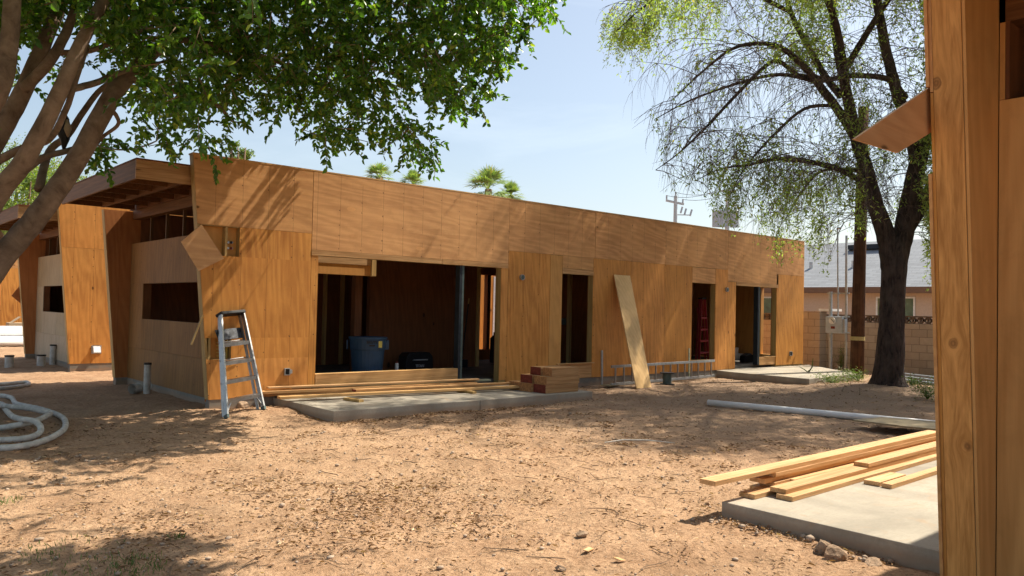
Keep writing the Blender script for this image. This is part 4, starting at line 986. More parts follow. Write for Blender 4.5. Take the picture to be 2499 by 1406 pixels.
# far utility poles
def farpole(u, vtop, D, lean, label, trafo):
    t_ = atd(u, vtop, D); r = empty('utility_pole', (t_.x, t_.y, 0), label, 'utility pole'); k = D/F
    mb = MB(); mb.tube([(0, 0, -.3), (0, 0, t_.z)], [.16, .10], 10); mb.build('pole', M['poleg'], r)
    ax = V((RM.col[0].x, RM.col[0].y, 0)).normalized()
    if trafo:
        for s_, rr in ((-.56, .24), (-.27, .24), (.38, .25)):
            z1 = atd(u, 520, D).z; c = ax*s_ - V((RM.col[2].x, RM.col[2].y, 0))*.0
            mb = MB(); mb.tube([(c.x, c.y, z1-.75), (c.x, c.y, z1+.1), (c.x, c.y, z1+.14)], [rr*.96, rr, rr*.7], 14); q = mb.build('transformer', M['trafo'], r)
            for j in (-.15, .05, .2):
                mb = MB(); mb.tube([(c.x+ax.x*j, c.y+ax.y*j, z1+.12), (c.x+ax.x*j, c.y+ax.y*j, z1+.38)], .025, 6); mb.build('bushing', M['poleg'], q)
            mb = MB(); mb.tube([(c.x, c.y, z1-.1), (0, 0, z1-.1)], .03, 6); mb.tube([(c.x, c.y, z1-.55), (0, 0, z1-.55)], .03, 6); mb.build('bracket', M['poleg'], q)
        mb = MB(); a = ax*-.42; mb.beam((a.x, a.y, t_.z-.1), (-a.x, -a.y, t_.z-.1), .08, .1); mb.build('crossarm', M['poleg'], r)
        mb = MB(); a = ax*.6; mb.beam((0, 0, t_.z-1.55), (a.x, a.y, t_.z-1.45), .09, .11); mb.build('crossarm', M['poleg'], r)
    else:
        a = ax; mb = MB(); mb.beam(tuple(a*-.56+V((0, 0, t_.z-.28))), tuple(a*.48+V((0, 0, t_.z-.48))), .1, .12); mb.build('crossarm', M['poleg'], r)
        for s_, dz in ((-.52, -.16), (0, .05), (.42, -.36)):
            c = a*s_; mb = MB(); mb.tube([(c.x, c.y, t_.z+dz-.1), (c.x, c.y, t_.z+dz+.18)], .05, 8); mb.build('insulator', M['trafo'], r)
        for s_, dz in ((.30, -.75), (.52, -.85), (.85, -.9)):
            c = a*s_; mb = MB(); mb.tube([(c.x, c.y, t_.z+dz-.25), (c.x+a.x*.1, c.y+a.y*.1, t_.z+dz+.12)], .055, 8); q = mb.build('cutout_fuse', M['trafo'], r)
        mb = MB(); c = a*.9; mb.beam((0, 0, t_.z-1.1), (c.x, c.y, t_.z-1.1), .05, .05); mb.build('fuse_arm', M['poleg'], r)
    return r, t_
rA, tA = farpole(1649, 478, 46, 0, 'pale utility pole with crossarm and fuses above the roofline', False)
rB, tB = farpole(1776, 462, 42, 0, 'pale utility pole carrying big grey transformers above the roofline', True)
for i, (s0, dz0, s1, dz1) in enumerate(((-.52, .0, -.4, 0), (0, .2, 0, .05), (.42, -.2, .4, 0))):
    ax = V((RM.col[0].x, RM.col[0].y, 0)).normalized(); a = tA+ax*s0+V((0, 0, dz0)); b = tB+ax*s1+V((0, 0, dz1))
    P = [a.lerp(b, t)-V((0, 0, .5*4*t*(1-t)*.5)) for t in [k/8 for k in range(9)]]
    mb = MB(); mb.tube([p-a for p in P], .013, 5); o = mb.build('power_line', M['wire']); o.location = a; tag(o, ('rearmost', 'middle', 'lowest')[i]+' thin wire strung between the two far utility poles', 'wire', 'wires between the far poles')

# ------------------------------------------------------------------ trees
def leaves_mesh(name, C, D, Nn, ln, wd, mat, parent, fold=.25, pts6=True):
    """leaf blades: C base points, D directions, Nn approximate normals"""
    n = len(C); D = D/np.linalg.norm(D, axis=1, keepdims=True)
    S_ = np.cross(D, Nn); S_ /= (np.linalg.norm(S_, axis=1, keepdims=True)+1e-9); U_ = np.cross(S_, D)
    ln = ln[:, None]; wd = wd[:, None]
    b = C; t = C+D*ln-U_*ln*.12
    if pts6:
        P = [b, b+D*ln*.3+S_*wd*.5+U_*wd*fold, b+D*ln*.68+S_*wd*.42+U_*wd*fold*.6, t, b+D*ln*.68-S_*wd*.42+U_*wd*fold*.6, b+D*ln*.3-S_*wd*.5+U_*wd*fold]
        Vv = np.stack(P, 1).reshape(-1, 3); i0 = (np.arange(n)*6)[:, None]
        Fc = np.concatenate([i0+np.array([[0, 1, 2, 3]]), i0+np.array([[0, 3, 4, 5]])], 0)
    else:
        P = [b, b+D*ln*.45+S_*wd*.5, t, b+D*ln*.45-S_*wd*.5]
        Vv = np.stack(P, 1).reshape(-1, 3); i0 = (np.arange(n)*4)[:, None]; Fc = i0+np.array([[0, 1, 2, 3]])
    return npmesh(name, Vv, Fc, mat, parent)
def rdir(n):
    v = rng.normal(size=(n, 3)); return v/np.linalg.norm(v, axis=1, keepdims=True)
def limb(mb, pts, rad, n=9, wob=.0, sub=5):
    P = [V(p) for p in pts]; Q = smooth_path(P, sub); R_ = []
    m = len(P)
    for i in range(len(Q)):
        t = i/sub; k = min(int(t), m-2); R_.append(rad[k]+(rad[k+1]-rad[k])*(t-k))
    if wob:
        Q = [q+V((random.uniform(-1, 1), random.uniform(-1, 1), random.uniform(-1, 1)))*wob*R_[i] for i, q in enumerate(Q)]
    mb.tube(Q, R_, n); return Q

SUNN = np.array([-.70, .16, -1.0])
LIT = [(-80, 1222), (200, 1200), (420, 1130), (700, 1092), (760, 1052), (1100, 1045), (1450, 1045), (1450, 1100), (1650, 1118), (2400, 1112), (2400, 1500), (450, 1500), (420, 1310), (150, 1292), (-80, 1270)]
def shades_lit(P):
    Sh = P + P[:, 2:3]*SUNN; u, v = proj(Sh*np.array([1, 1, 0])); return inpoly(u, v, LIT)

# ---- left ficus
FIC = [(-400, -400), (1375, -400), (1358, 20), (1325, 60), (1300, 98), (1272, 70), (1262, 118), (1240, 160), (1222, 205), (1200, 240), (1150, 262), (1140, 285), (1085, 300), (1050, 262), (1000, 300), (1030, 345), (1052, 412), (1005, 400), (960, 345), (930, 330), (900, 375), (862, 345), (845, 372), (795, 372), (770, 340), (790, 300), (735, 290), (690, 318), (640, 280), (600, 265), (585, 318), (545, 345), (520, 378), (487, 372), (470, 320), (440, 322), (420, 388), (365, 385), (350, 330), (300, 285), (262, 400), (225, 412), (235, 330), (150, 290), (90, 300), (50, 345), (0, 420), (-400, 480)]
base = atd(-330, 1010, 9.6); base.z = 0
ft = empty('ficus_tree', base, 'big ficus tree leaning in from the left, glossy leaves hanging over the roof', 'tree')
mb = MB(); bl = base
def A(u, v, D): return atd(u, v, D)-base
root0 = V((0, 0, -.2)); cr = A(-270, 860, 9.8)
limb(mb, [root0, V((.05, .03, .5)), cr], [.62, .48, .40], 12)
fl = []
fl.append((limb(mb, [cr, A(-120, 790, 9.8), A(0, 635, 9.9), A(95, 522, 10.0), A(190, 385, 10.1), (A(262, 255, 10.3)), A(310, 190, 10.6), A(420, 90, 11.2), A(560, -20, 12)], [0.240, 0.176, 0.152, 0.140, 0.128, 0.120, 0.104, 0.072, 0.048], 12, .05)))
fl.append((limb(mb, [cr, A(-80, 590, 9.4), A(0, 468, 9.3), A(70, 375, 9.2), A(150, 215, 9.2), A(200, 100, 9.3), A(270, -30, 9.6)], [0.208, 0.136, 0.116, 0.104, 0.088, 0.076, 0.064], 12, .04)))
fl.append((limb(mb, [cr, A(-100, 500, 9.8), A(0, 325, 9.9), A(55, 225, 9.9), A(110, 100, 10.1), A(160, -20, 10.4)], [0.208, 0.128, 0.116, 0.104, 0.088, 0.072], 12, .04)))
fl.append((limb(mb, [cr, A(-120, 420, 9.), A(-5, 235, 8.8), A(22, 110, 8.8), A(30, 0, 8.8), A(40, -150, 8.9)], [0.208, 0.120, 0.096, 0.092, 0.088, 0.080], 12, .04)))
fl.append((limb(mb, [A(95, 522-60, 10.0), A(120, 370, 10.5), A(165, 330, 10.6), A(205, 270, 10.7), (A(250, 215, 10.9)), A(330, 165, 11.2)], [0.056, 0.048, 0.044, 0.040, 0.036, 0.024], 9, .05)))
fl.append((limb(mb, [A(-10, 395, 9.7), A(60, 360, 9.7), A(120, 340, 9.6), A(160, 270, 9.5), (A(190, 180, 9.5)), A(215, 110, 9.7)], [0.056, 0.044, 0.040, 0.036, 0.032, 0.024], 9, .05)))
fl.append((limb(mb, [A(55, 420, 9.9), A(105, 385, 10.), A(175, 365, 10.3), (A(240, 340, 10.6))], [0.056, 0.044, 0.036, 0.016], 9, .05)))
fl.append((limb(mb, [A(130, 230, 9.25), A(185, 215, 9.6), A(240, 200, 9.9), (A(290, 178, 10.3)), A(400, 150, 10.8)], [0.048, 0.044, 0.040, 0.036, 0.016], 9, .05)))
fl.append((limb(mb, [A(85, 150, 10.1), A(130, 130, 10.1), A(200, 128, 10.2), A(260, 110, 10.3), A(380, 60, 10.6)], [0.048, 0.040, 0.036, 0.032, 0.016], 9, .05)))
fl.append((limb(mb, [A(60, 215, 9.8), A(120, 150, 9.7), (A(170, 60, 9.9)), A(200, -60, 10.2)], [0.072, 0.064, 0.056, 0.048], 9, .05)))
fl.append((limb(mb, [A(262, 255, 10.3), A(290, 300, 10.5), A(250, 335, 10.7), (A(225, 370, 10.9))], [0.032, 0.024, 0.024, 0.010], 8, .05)))
# long boughs carrying the hanging foliage
for pts in ([(560, -20, 12), (700, -30, 12), (850, 30, 12.2), (1000, 110, 12.2), (1100, 190, 12)], [(420, 90, 11.2), (560, 120, 11.5), (700, 160, 11.6), (830, 240, 11.8)], [(700, -30, 12), (900, -60, 12.5), (1100, -20, 12.6), (1250, 30, 12.5)],
            [(310, 190, 10.6), (420, 220, 10.9), (520, 250, 11.2), (570, 300, 11.4)], [(270, -30, 9.6), (500, -140, 10.5), (800, -240, 11), (1000, -330, 11)]):
    fl.append(limb(mb, [A(*p) for p in pts], [.07, .05, .04, .03, .015][:len(pts)] if len(pts) == 5 else [.06, .045, .03, .012], 8, .08))
mb.build('trunk', M['bark_ficus'], ft, smooth=True)
# leaf sprays
def sample_ficus(n):
    u = rng.uniform(-350, 1370, n); v = rng.uniform(-380, 430, n)
    d = np.where(u > 500, rng.uniform(10.2, 13.0, n), rng.uniform(9.0, 12.8, n))
    k = inpoly(u, v, FIC) & inpoly(u+14, v+34, FIC)
    # thinner in the branch zone on the left, so limbs and sky show
    thin = inpoly(u, v, [(-400, 80), (60, 100), (170, 30), (330, 150), (330, 420), (-400, 600)])
    k &= ~(thin & ((rng.random(n) < .86) | (d < 10.4)))
    k &= ~((v > 255) & (u < 640) & (rng.random(n) < .72)); k &= ~((v > 200) & (u > 640) & (rng.random(n) < .35))
    # ragged lower hem
    u2, v2 = u[k], v[k]; d2_ = d[k]
    r = np.stack([np.array(ray(a, b)) for a, b in zip(u2, v2)]); P = np.array([0, 0, H])+r/F*d2_[:, None]
    return P
P1 = sample_ficus(7300)
tips = []
for (u_, v_, n_, sp_x) in ((1040, 372, 5, 12), (1020, 335, 6, 14), (990, 310, 5, 20), (935, 312, 5, 18), (862, 330, 4, 14), (800, 345, 5, 16), (760, 322, 3, 10), (395, 335, 4, 14), (385, 362, 4, 10), (505, 335, 6, 16), (560, 300, 4, 14), (250, 350, 8, 18), (245, 385, 4, 12), (1160, 235, 6, 20), (1215, 130, 6, 18), (1285, 75, 5, 12), (1330, 20, 5, 14)):
    for j in range(n_): tips.append(tuple(atd(u_+random.gauss(0, sp_x), v_+random.gauss(0, sp_x), random.uniform(10.4, 11.8))))
P1 = np.concatenate([P1, np.array(tips)])
n = 4200; q = rdir(n)*(rng.random(n)**.4)[:, None]; P2 = np.array([1.2, 9.0, 6.6])+q*np.array([6.5, 5.2, 3.4]); P2 = P2[P2[:, 2] > 3.0]
u, v = proj(P2); infr = (u > -60) & (u < 2560) & (v > -40) & (v < 1450); P2 = P2[(~infr) | (inpoly(u, v, FIC) & (rng.random(len(u)) < .0))]
# an overhead bough out of view whose shade falls at the lower left
n = 700; q = rdir(n)*(rng.random(n)**.4)[:, None]; P3 = np.array([4.6, 3.9, 5.2])+q*np.array([1.6, 1.0, .7])
u, v = proj(P3); P3 = P3[(v < -40)]
PC = np.concatenate([P1, P2, P3]); lit = shades_lit(PC); PC = PC[~(lit & (rng.random(len(PC)) < .975))]
tt = (11.487-PC[:, 1])/.16; Wz = PC[:, 2]-tt; Wx = PC[:, 0]-.7*tt
onw = (Wx > 4.0) & (Wx < 9.6) & (Wz > .1) & (Wz < 3.72) & (tt > 0); stk = (np.abs(Wx-(5.35+(Wz-3.2)*.63)) < .13) | (np.abs(Wx-(4.95+(Wz-3.4)*.63)) < .08)
PC = PC[~(onw & (rng.random(len(PC)) < np.where(stk, .3, .96)))]
PC = PC[~((PC[:, 1] > 11.0) & (PC[:, 2] < 3.75) & (PC[:, 0] > 3.0))]
PC = PC[rng.random(len(PC)) < np.where(True, 1, 1)]
bC, bD, bN, bl_, bw_ = [], [], [], [], []
tw = MB(); ba = np.array(base)
for i, c in enumerate(PC):
    dr = V((random.gauss(0, 1), random.gauss(0, 1), random.gauss(-.55, .5))).normalized(); L_ = random.uniform(.25, .5)
    nl = random.randint(11, 19); p0 = V(c); p1 = p0+dr*L_*.5; p2 = p1+(dr+V((0, 0, -.7))).normalized()*L_*.5
    if i % 2 == 0: tw.tube([p0-dr*.15-V(base), p1-V(base), p2-V(base)], [.007, .005, .003], 3, cap=False)
    for k in range(nl):
        t = (k+1)/nl; b = p0.lerp(p1, t*2) if t < .5 else p1.lerp(p2, t*2-1)
        side = dr.cross(V((0, 0, 1))); side = side.normalized() if side.length > .1 else V((1, 0, 0))
        d = (dr*.5+side*(1 if k % 2 else -1)*random.uniform(.4, 1)+V((random.gauss(0, .3), random.gauss(0, .3), random.gauss(-.30, .5)))).normalized()
        bC.append(b); bD.append(d); bN.append((random.gauss(0, .8), random.gauss(0, .8), .8)); bl_.append(random.uniform(.07, .115)); bw_.append(random.uniform(.042, .060))
bC = np.array(bC)-ba; bD = np.array(bD); bN = np.array(bN)
o = leaves_mesh('foliage', bC, bD, bN, np.array(bl_), np.array(bw_), M['leaf_f'], ft)
tw.build('twigs', M['twig2'], ft)
print('ficus leaves', len(bC))
# cable hanging in the tree
a, b = A(230, 352, 10.9)+base, A(382, 344, 11.2)+base
P = [a.lerp(b, t)-V((0, 0, .10*4*t*(1-t))) for t in [k/10 for k in range(11)]]+[b+V((.05, 0, .6)), b+V((.3, 0, 1.4))]
mb = MB(); mb.tube([p-a for p in P], .012, 6); o = mb.build('cable', M['galv'], smooth=True); o.location = a; tag(o, 'thin grey cable sagging beneath the ficus leaves', 'cable')
mb = MB(); c = A(151, 312, 10.2)+base; mb.tube([(0, 0, .22), (.03, 0, .12), (-.01, 0, .0), (.04, 0, -.14), (.03, 0, -.28)], [.02, .055, .085, .06, .015], 8)
o = empty('rag', c, 'black and tan rag caught on a branch of the ficus', 'rag'); mb.build('dark_cloth', M['black'], o, smooth=True)
mb = MB(); mb.tube([(.05, -.05, .1), (.05, -.07, -.02), (.06, -.05, -.12)], [.02, .05, .01], 8); mb.build('tan_cloth', M['cloth'], o, smooth=True)

# ---- right tree
tb_ = atd(2168, 955, 17.1); base = V((tb_.x, tb_.y, 0)); ba = np.array(base)
rt = empty('shade_tree', base, 'dark-barked forked tree on the right with drooping bare twigs and thin leaves', 'tree')
mb = MB(); D0 = 17.1
def A(u, v, D=17.1): return atd(u, v, D)-base
# trunk with flare
mb2 = MB(); pts = [V((0, 0, -.3)), V((0, 0, .05)), V((0, 0, .3)), A(2173, 850), A(2178, 740), A(2182, 660), A(2186, 600), A(2190, 572)]
rr = [.54, .41, .31, .268, .25, .25, .22, .10]
Q = smooth_path(pts, 6); R_ = [rr[min(int(i/6), 6)]+(rr[min(int(i/6), 6)+1]-rr[min(int(i/6), 6)])*(i/6-min(int(i/6), 6)) for i in range(len(Q))]
mb.tube(Q, R_, 20)
b0i = 0
for i in range(len(mb.v)):
    x, y, z = mb.v[i]; ring = i//20; k = i % 20; c = Q[min(ring, len(Q)-1)]
    j = 1+.06*math.sin(k*1.9+z*2)+.04*math.sin(k*3.1+z*5)+(.10*max(0, 1-z/.7)*math.sin(k*1.57+.5)); mb.v[i] = (c.x+(x-c.x)*j, c.y+(y-c.y)*j, z)
br = []
br.append((limb(mb, [A(2180, 760), A(2172, 650), A(2160, 570), A(2133, 490), A(2115, 415), A(2088, 330), A(2056, 180), A(2036, 60), A(2015, -100, 17.4), A(1990, -300, 17.6)], [.10, .19, .20, .165, .145, .13, .105, .09, .07, .05], 12, .06), 3))
br.append((limb(mb, [A(2180, 760), A(2192, 650), A(2205, 570), A(2222, 480), A(2242, 390), A(2262, 300), A(2285, 150, 17.3), A(2310, -20, 17.6), A(2350, -250, 18)], [.10, .19, .21, .19, .175, .16, .13, .11, .08], 12, .06), 3))
br.append((limb(mb, [A(2195, 600), A(2250, 500, 16.9), A(2300, 420, 16.6), A(2400, 300, 16.2), A(2550, 150, 15.8), A(2700, 0, 15)], [.12, .14, .13, .11, .08, .05], 10, .06), 2))
br.append((limb(mb, [A(2242, 420), A(2215, 300, 16.8), A(2188, 225, 16.7), A(2160, 110, 16.6), A(2140, 0, 16.6), A(2120, -160, 16.6)], [.13, .13, .115, .10, .09, .05], 10, .06), 3))
br.append((limb(mb, [A(2092, 345), A(2050, 275, 16.9), A(2005, 215, 16.7), A(1965, 165, 16.5), A(1915, 122, 16.3), A(1860, 106, 16.1), A(1790, 118, 15.9), A(1720, 170, 15.7), A(1640, 245, 15.5)], [.10, .095, .085, .07, .058, .045, .033, .022, .010], 9, .06), 1))
br.append((limb(mb, [A(2052, 235), A(2010, 180, 17.4), A(1970, 110, 17.8), A(1930, 30, 18.2), A(1900, -80, 18.6), A(1840, -250, 19)], [.08, .075, .065, .055, .045, .03], 8, .06), 2))
br.append((limb(mb, [A(2010, 190, 17.0), A(1950, 185, 16.8), A(1902, 150, 16.7), A(1870, 160, 16.5), A(1800, 228, 16.3), A(1722, 312, 16.1), A(1655, 375, 16), A(1600, 415, 16)], [.055, .05, .045, .042, .035, .025, .015, .006], 8, .06), 1))
br.append((limb(mb, [A(1990, 200, 16.6), A(1902, 182, 16.9), A(1796, 205, 17.2), A(1685, 245, 17.5), A(1600, 290, 17.8)], [.045, .04, .03, .02, .008], 8, .06), 1))
br.append((limb(mb, [A(2035, 258, 16.8), A(1963, 266, 16.4), A(1884, 334, 16), A(1824, 402, 15.7), A(1790, 455, 15.5)], [.04, .035, .028, .018, .006], 8, .06), 1))
br.append((limb(mb, [A(2112, 448), A(2045, 412, 16.8), A(1990, 398, 16.5), A(1945, 390, 16.3), A(1890, 388, 16), A(1830, 402, 15.8), A(1760, 412, 15.6), A(1700, 440, 15.5)], [.07, .06, .055, .05, .04, .028, .015, .006], 8, .06), 1))
br.append((limb(mb, [A(2110, 415), A(2060, 413, 17.5), A(2000, 420, 17.9), A(1955, 470, 18.2), A(1920, 530, 18.4)], [.045, .04, .035, .025, .01], 8, .06), 1))
br.append((limb(mb, [A(2210, 240, 16.8), A(2170, 195, 16.6), A(2100, 185, 16.4), A(2050, 190, 16.2), A(2005, 200, 16)], [.07, .065, .055, .05, .03], 8, .06), 1))
br.append((limb(mb, [A(2070, 250), A(2040, 60, 16.2), A(1980, -60, 15.5), A(1850, -160, 15), A(1700, -200, 14.6), A(1560, -150, 14.3), A(1480, -20, 14.2)], [.09, .07, .05, .035, .025, .018, .010], 8, .06), 1.5))
br.append((limb(mb, [A(1930, 30, 18.2), A(1800, -30, 18.8), A(1680, -40, 19.2), A(1580, 10, 19.4), A(1500, 80, 19.4)], [.05, .045, .035, .025, .01], 8, .06), 1.2))
for e_ in ((22.5, 10.2, 11.5), (20.5, 9.8, 12.5), (24.5, 9.6, 12.0), (18.5, 10.3, 10.5)):  # unseen limbs added to carry the clumps that shade the wall
    e_ = V(e_)-base; s0 = A(2310, -20, 17.6); Pp = [s0, s0.lerp(e_, .4)+V((0, 0, .8)), s0.lerp(e_, .75)+V((0, 0, .5)), e_]; br.append((limb(mb, Pp, [.06, .05, .03, .012], 8, .06), .8))
# limbs towards and away from the viewer, outside the frame above
for k in range(16):
    a = random.uniform(0, 2*math.pi); s0 = random.choice([A(2020, -60, 17.4), A(2300, 0, 17.5), A(2140, 0, 16.6), A(2056, 180), A(2262, 300)]); ln_ = random.uniform(3, 6.5)
    e = V((math.cos(a)*ln_, math.sin(a)*ln_, random.uniform(.2, 2.6)))
    Pp = [s0, s0+e*.35+V((0, 0, .6)), s0+e*.7+V((0, 0, .7)), s0+e]
    ok = True
    for pz in (Pp[2], Pp[3]):
        uu, vv = proj(np.array(pz+base)); 
        if 0 < uu < 2250 and vv > 60: ok = False
    if ok: br.append((limb(mb, Pp, [.075, .055, .035, .01], 8, .06), 1.6))
mb.build('trunk', M['bark_dark'], rt, smooth=True)
# twigs
tw = MB(); LC, LD = [], []
def leafprob(u, v):
    if u > 2250 or v < -30 or u < 0: return .6
    if v < 150 + (u-1450)*.05: return (.72 if u < 1760 else .75 if 1870 < u < 2045 and v < 185 else .30) if u > 1440 else 0
    if 1870 < u < 2060 and v < 175: return .9
    if v < 200 and u < 1640: return .45
    if 1730 < u < 2110 and 340 < v < 600: return .24
    if 1880 < u < 2010 and 540 < v < 665: return .55
    if u > 2040 and v < 420: return .26
    if 1600 < u < 1760 and 60 < v < 180: return .4
    return .05
CR = [(1440, -500), (1447, 60), (1470, 150), (1495, 215), (1510, 300), (1560, 330), (1580, 400), (1610, 470), (1660, 500), (1700, 480), (1760, 560), (1820, 600), (1880, 640), (1925, 668), (1960, 640), (2020, 680), (2060, 560), (2100, 600), (2260, 560), (2260, 750), (5000, 750), (5000, -5000), (1440, -5000)]
def twig(p, d, L_, r, lvl):
    seg = 5; pts = [p]; dd = d.copy()
    for i in range(seg):
        dd = (dd + V((random.gauss(0, .13), random.gauss(0, .13), -.20-.14*lvl+random.gauss(0, .1)))).normalized(); pts.append(pts[-1]+dd*L_/seg)
    e = pts[-1]+base; uu, vv = proj(np.array(e)); ins = bool(inpoly(uu, vv, CR))
    if (not ins) and not (uu < -1000): return
    if e.z < 2.0: return
    q = np.array([e]); 
    if shades_lit(q)[0] and random.random() < .93: return
    if 1740 < uu < 2255 and -30 < vv < 330 and random.random() < .38: return
    tw.tube(pts, [r*(1-.75*i/seg) for i in range(seg+1)], 3, cap=False)
    pr_ = leafprob(float(uu), float(vv))
    if lvl < 2:
        for k in range(4 if lvl == 0 else 2):
            t = random.uniform(.25, .95); b = pts[int(t*seg)]; a = random.uniform(0, 2*math.pi)
            nd = (dd+V((math.cos(a), math.sin(a), random.uniform(-.4, .5)))*.9).normalized(); twig(b, nd, L_*random.uniform(.45, .7), r*.55, lvl+1)
    if lvl >= 1 and random.random() < pr_:
        for i in range(1, seg+1):
            for k in range(4 if pr_ > .3 else 3):
                a = random.uniform(0, 2*math.pi); b = pts[i]+V((random.gauss(0, .05), random.gauss(0, .05), random.gauss(0, .04)))
                LC.append(b); LD.append((math.cos(a)*.7+dd.x*.4, math.sin(a)*.7+dd.y*.4, random.uniform(-1.0, .1)))
for Q, w in br:
    m = len(Q)
    for i in range(int(m*.25), m):
        for k in range(int(5*w) if w <= 1.2 else int(3*w)):
            if random.random() < .52: continue
            a = random.uniform(0, 2*math.pi); p = Q[i]
            out = V((p.x, p.y, 0)); out = out.normalized() if out.length > .1 else V((0, 0, 0))
            d = (V((math.cos(a), math.sin(a), random.uniform(-.1, .9)))+out*.5).normalized()
            twig(p, d, random.uniform(.8, 2.1), .010, 0)
SHP = [(1425, 1102), (1600, 1108), (1720, 1116), (1900, 1112), (2300, 1112), (2420, 1040), (2350, 950), (1900, 948), (1640, 965), (1500, 985), (1400, 1010), (1380, 1050)]
n = 26000; q = rdir(n)*(rng.random(n)**.4)[:, None]; PX = np.array([18.5, 6.0, 9.0])+q*np.array([7.5, 6.5, 5.0])  # unseen sprays added above the view
u, v = proj(PX); free = (u > 2300) | (v < -40) | (u < -500); Sh = (PX+PX[:, 2:3]*SUNN)*np.array([1, 1, 0]); su, sv = proj(Sh)
hit = inpoly(su, sv, SHP)
tt = (11.487-PX[:, 1])/.16; Wz = PX[:, 2]-tt; Wx = PX[:, 0]-.7*tt; wall = (Wz > .2) & (Wz < 3.7) & (Wx > 9.5) & (Wx < 20.5) & (PX[:, 1] < 11.4)
keep = free & (PX[:, 2] > 3.2) & ((hit & (rng.random(n) < .45)) | (wall & (rng.random(n) < .12)) | ((~hit) & (~wall) & (rng.random(n) < .06))) & ~(shades_lit(PX))
PX = PX[keep]
cl2 = []
for j in range(120):  # unseen leaf clumps set towards the sun to streak the wall with shade
    Xw = 9.3+11.0*((j*.618034) % 1); zw = random.uniform(.3, 3.7); t_ = random.uniform(7.5, 12.5)
    for k in range(13):
        p = np.array([Xw+random.gauss(0, .10), 11.487+random.gauss(0, .14), zw+random.gauss(0, .10)])+(t_+random.gauss(0, .15))*np.array([.70, -.16, 1.0]); cl2.append(p)
cl2 = np.array(cl2); u, v = proj(cl2); cl2 = cl2[(u > 2300) | (v < -40)]; cl2 = cl2[~shades_lit(cl2)]; PX = np.concatenate([PX, cl2]); print('shade sprays', len(PX))
for c in PX:
    dr = V((random.gauss(0, 1), random.gauss(0, 1), random.gauss(-.8, .5))).normalized(); L_ = random.uniform(.5, .9); p0 = V(c)-base; p1 = p0+dr*L_
    tw.tube([p0, (p0+p1)/2+V((0, 0, .05)), p1], [.006, .004, .002], 3, cap=False)
    for k in range(11):
        b = p0.lerp(p1, k/10); a = random.uniform(0, 6.283); LC.append(b); LD.append((math.cos(a), math.sin(a), random.uniform(-.8, .2)))
tw.build('twigs', M['twig'], rt)
n = len(LC); print('right leaves', n)
LC = np.array(LC); LD = np.array(LD)
leaves_mesh('foliage', LC, LD, rdir(n)+np.array([0, 0, .8]), rng.uniform(.07, .125, n), rng.uniform(.022, .036, n), M['leaf_a'], rt, pts6=False)

# ---- background trees at the left
def bush(name, c, R3, n, leaf, label, cat, mat='leaf_bg', trunk_h=2.5, group='trees beyond the far buildings', nclump=34):
    c = V(c); r = empty(name, (c.x, c.y, 0), label, cat, group)
    mb = MB(); mb.tube([(0, 0, -.2), (.1, 0, c.z*.6), (0, .1, c.z)], [.25, .18, .08], 8)
    for k in range(7):
        a = random.uniform(0, 6.28); mb.tube([(.05, 0, c.z*.5), (math.cos(a)*R3[0]*.5, math.sin(a)*R3[1]*.5, c.z*.9), (math.cos(a)*R3[0]*.8, math.sin(a)*R3[1]*.8, c.z+R3[2]*.3)], [.1, .06, .02], 6)
    mb.build('trunk', M['twig2'], r, smooth=True)
    cl = rdir(nclump)*(rng.uniform(.35, 1., nclump))[:, None]*np.array(R3)*.82; ci = rng.integers(0, nclump, n)
    P = cl[ci]+rdir(n)*(rng.random(n)**.5)[:, None]*np.array(R3)*.30*rng.uniform(.6, 1.3, nclump)[ci][:, None]+np.array([0, 0, c.z])
    leaves_mesh('foliage', P, rdir(n)+np.array([0, 0, -.4]), rdir(n)+np.array([0, 0, 1]), rng.uniform(.6, 1.2, n)*leaf, rng.uniform(.3, .5, n)*leaf, M[mat], r, pts6=False)
def bpos(u, v, D): p = atd(u, v, D); return (p.x, p.y, p.z)
bush('bushy_tree', bpos(60, 495, 36), (3.2, 3.2, 2.2), 9000, .17, 'bright green tree behind the far-left roof, partly behind the ficus limb', 'tree')
bush('bushy_tree', bpos(-90, 560, 40), (3.5, 3.5, 3.2), 7000, .18, 'green tree at the far left edge low behind the ficus limbs', 'tree')
bush('bushy_tree', bpos(125, 455, 44), (2.2, 2.2, 2.4), 5000, .16, 'airy grey-green tree above the second building roof', 'tree')
bush('bushy_tree', bpos(20, 405, 50), (3.5, 3.5, 2.6), 4500, .16, 'pale tall tree seen between the ficus limbs at left', 'tree')
bush('bushy_tree', bpos(10, 560, 47), (4., 4., 2.), 6000, .2, 'dark green tree just above the farthest plywood wall', 'tree')
bush('bushy_tree', bpos(590, 375, 30), (.55, .55, .5), 900, .12, 'small tuft of bright green treetop peeping above the left roof corner', 'tree', nclump=10)
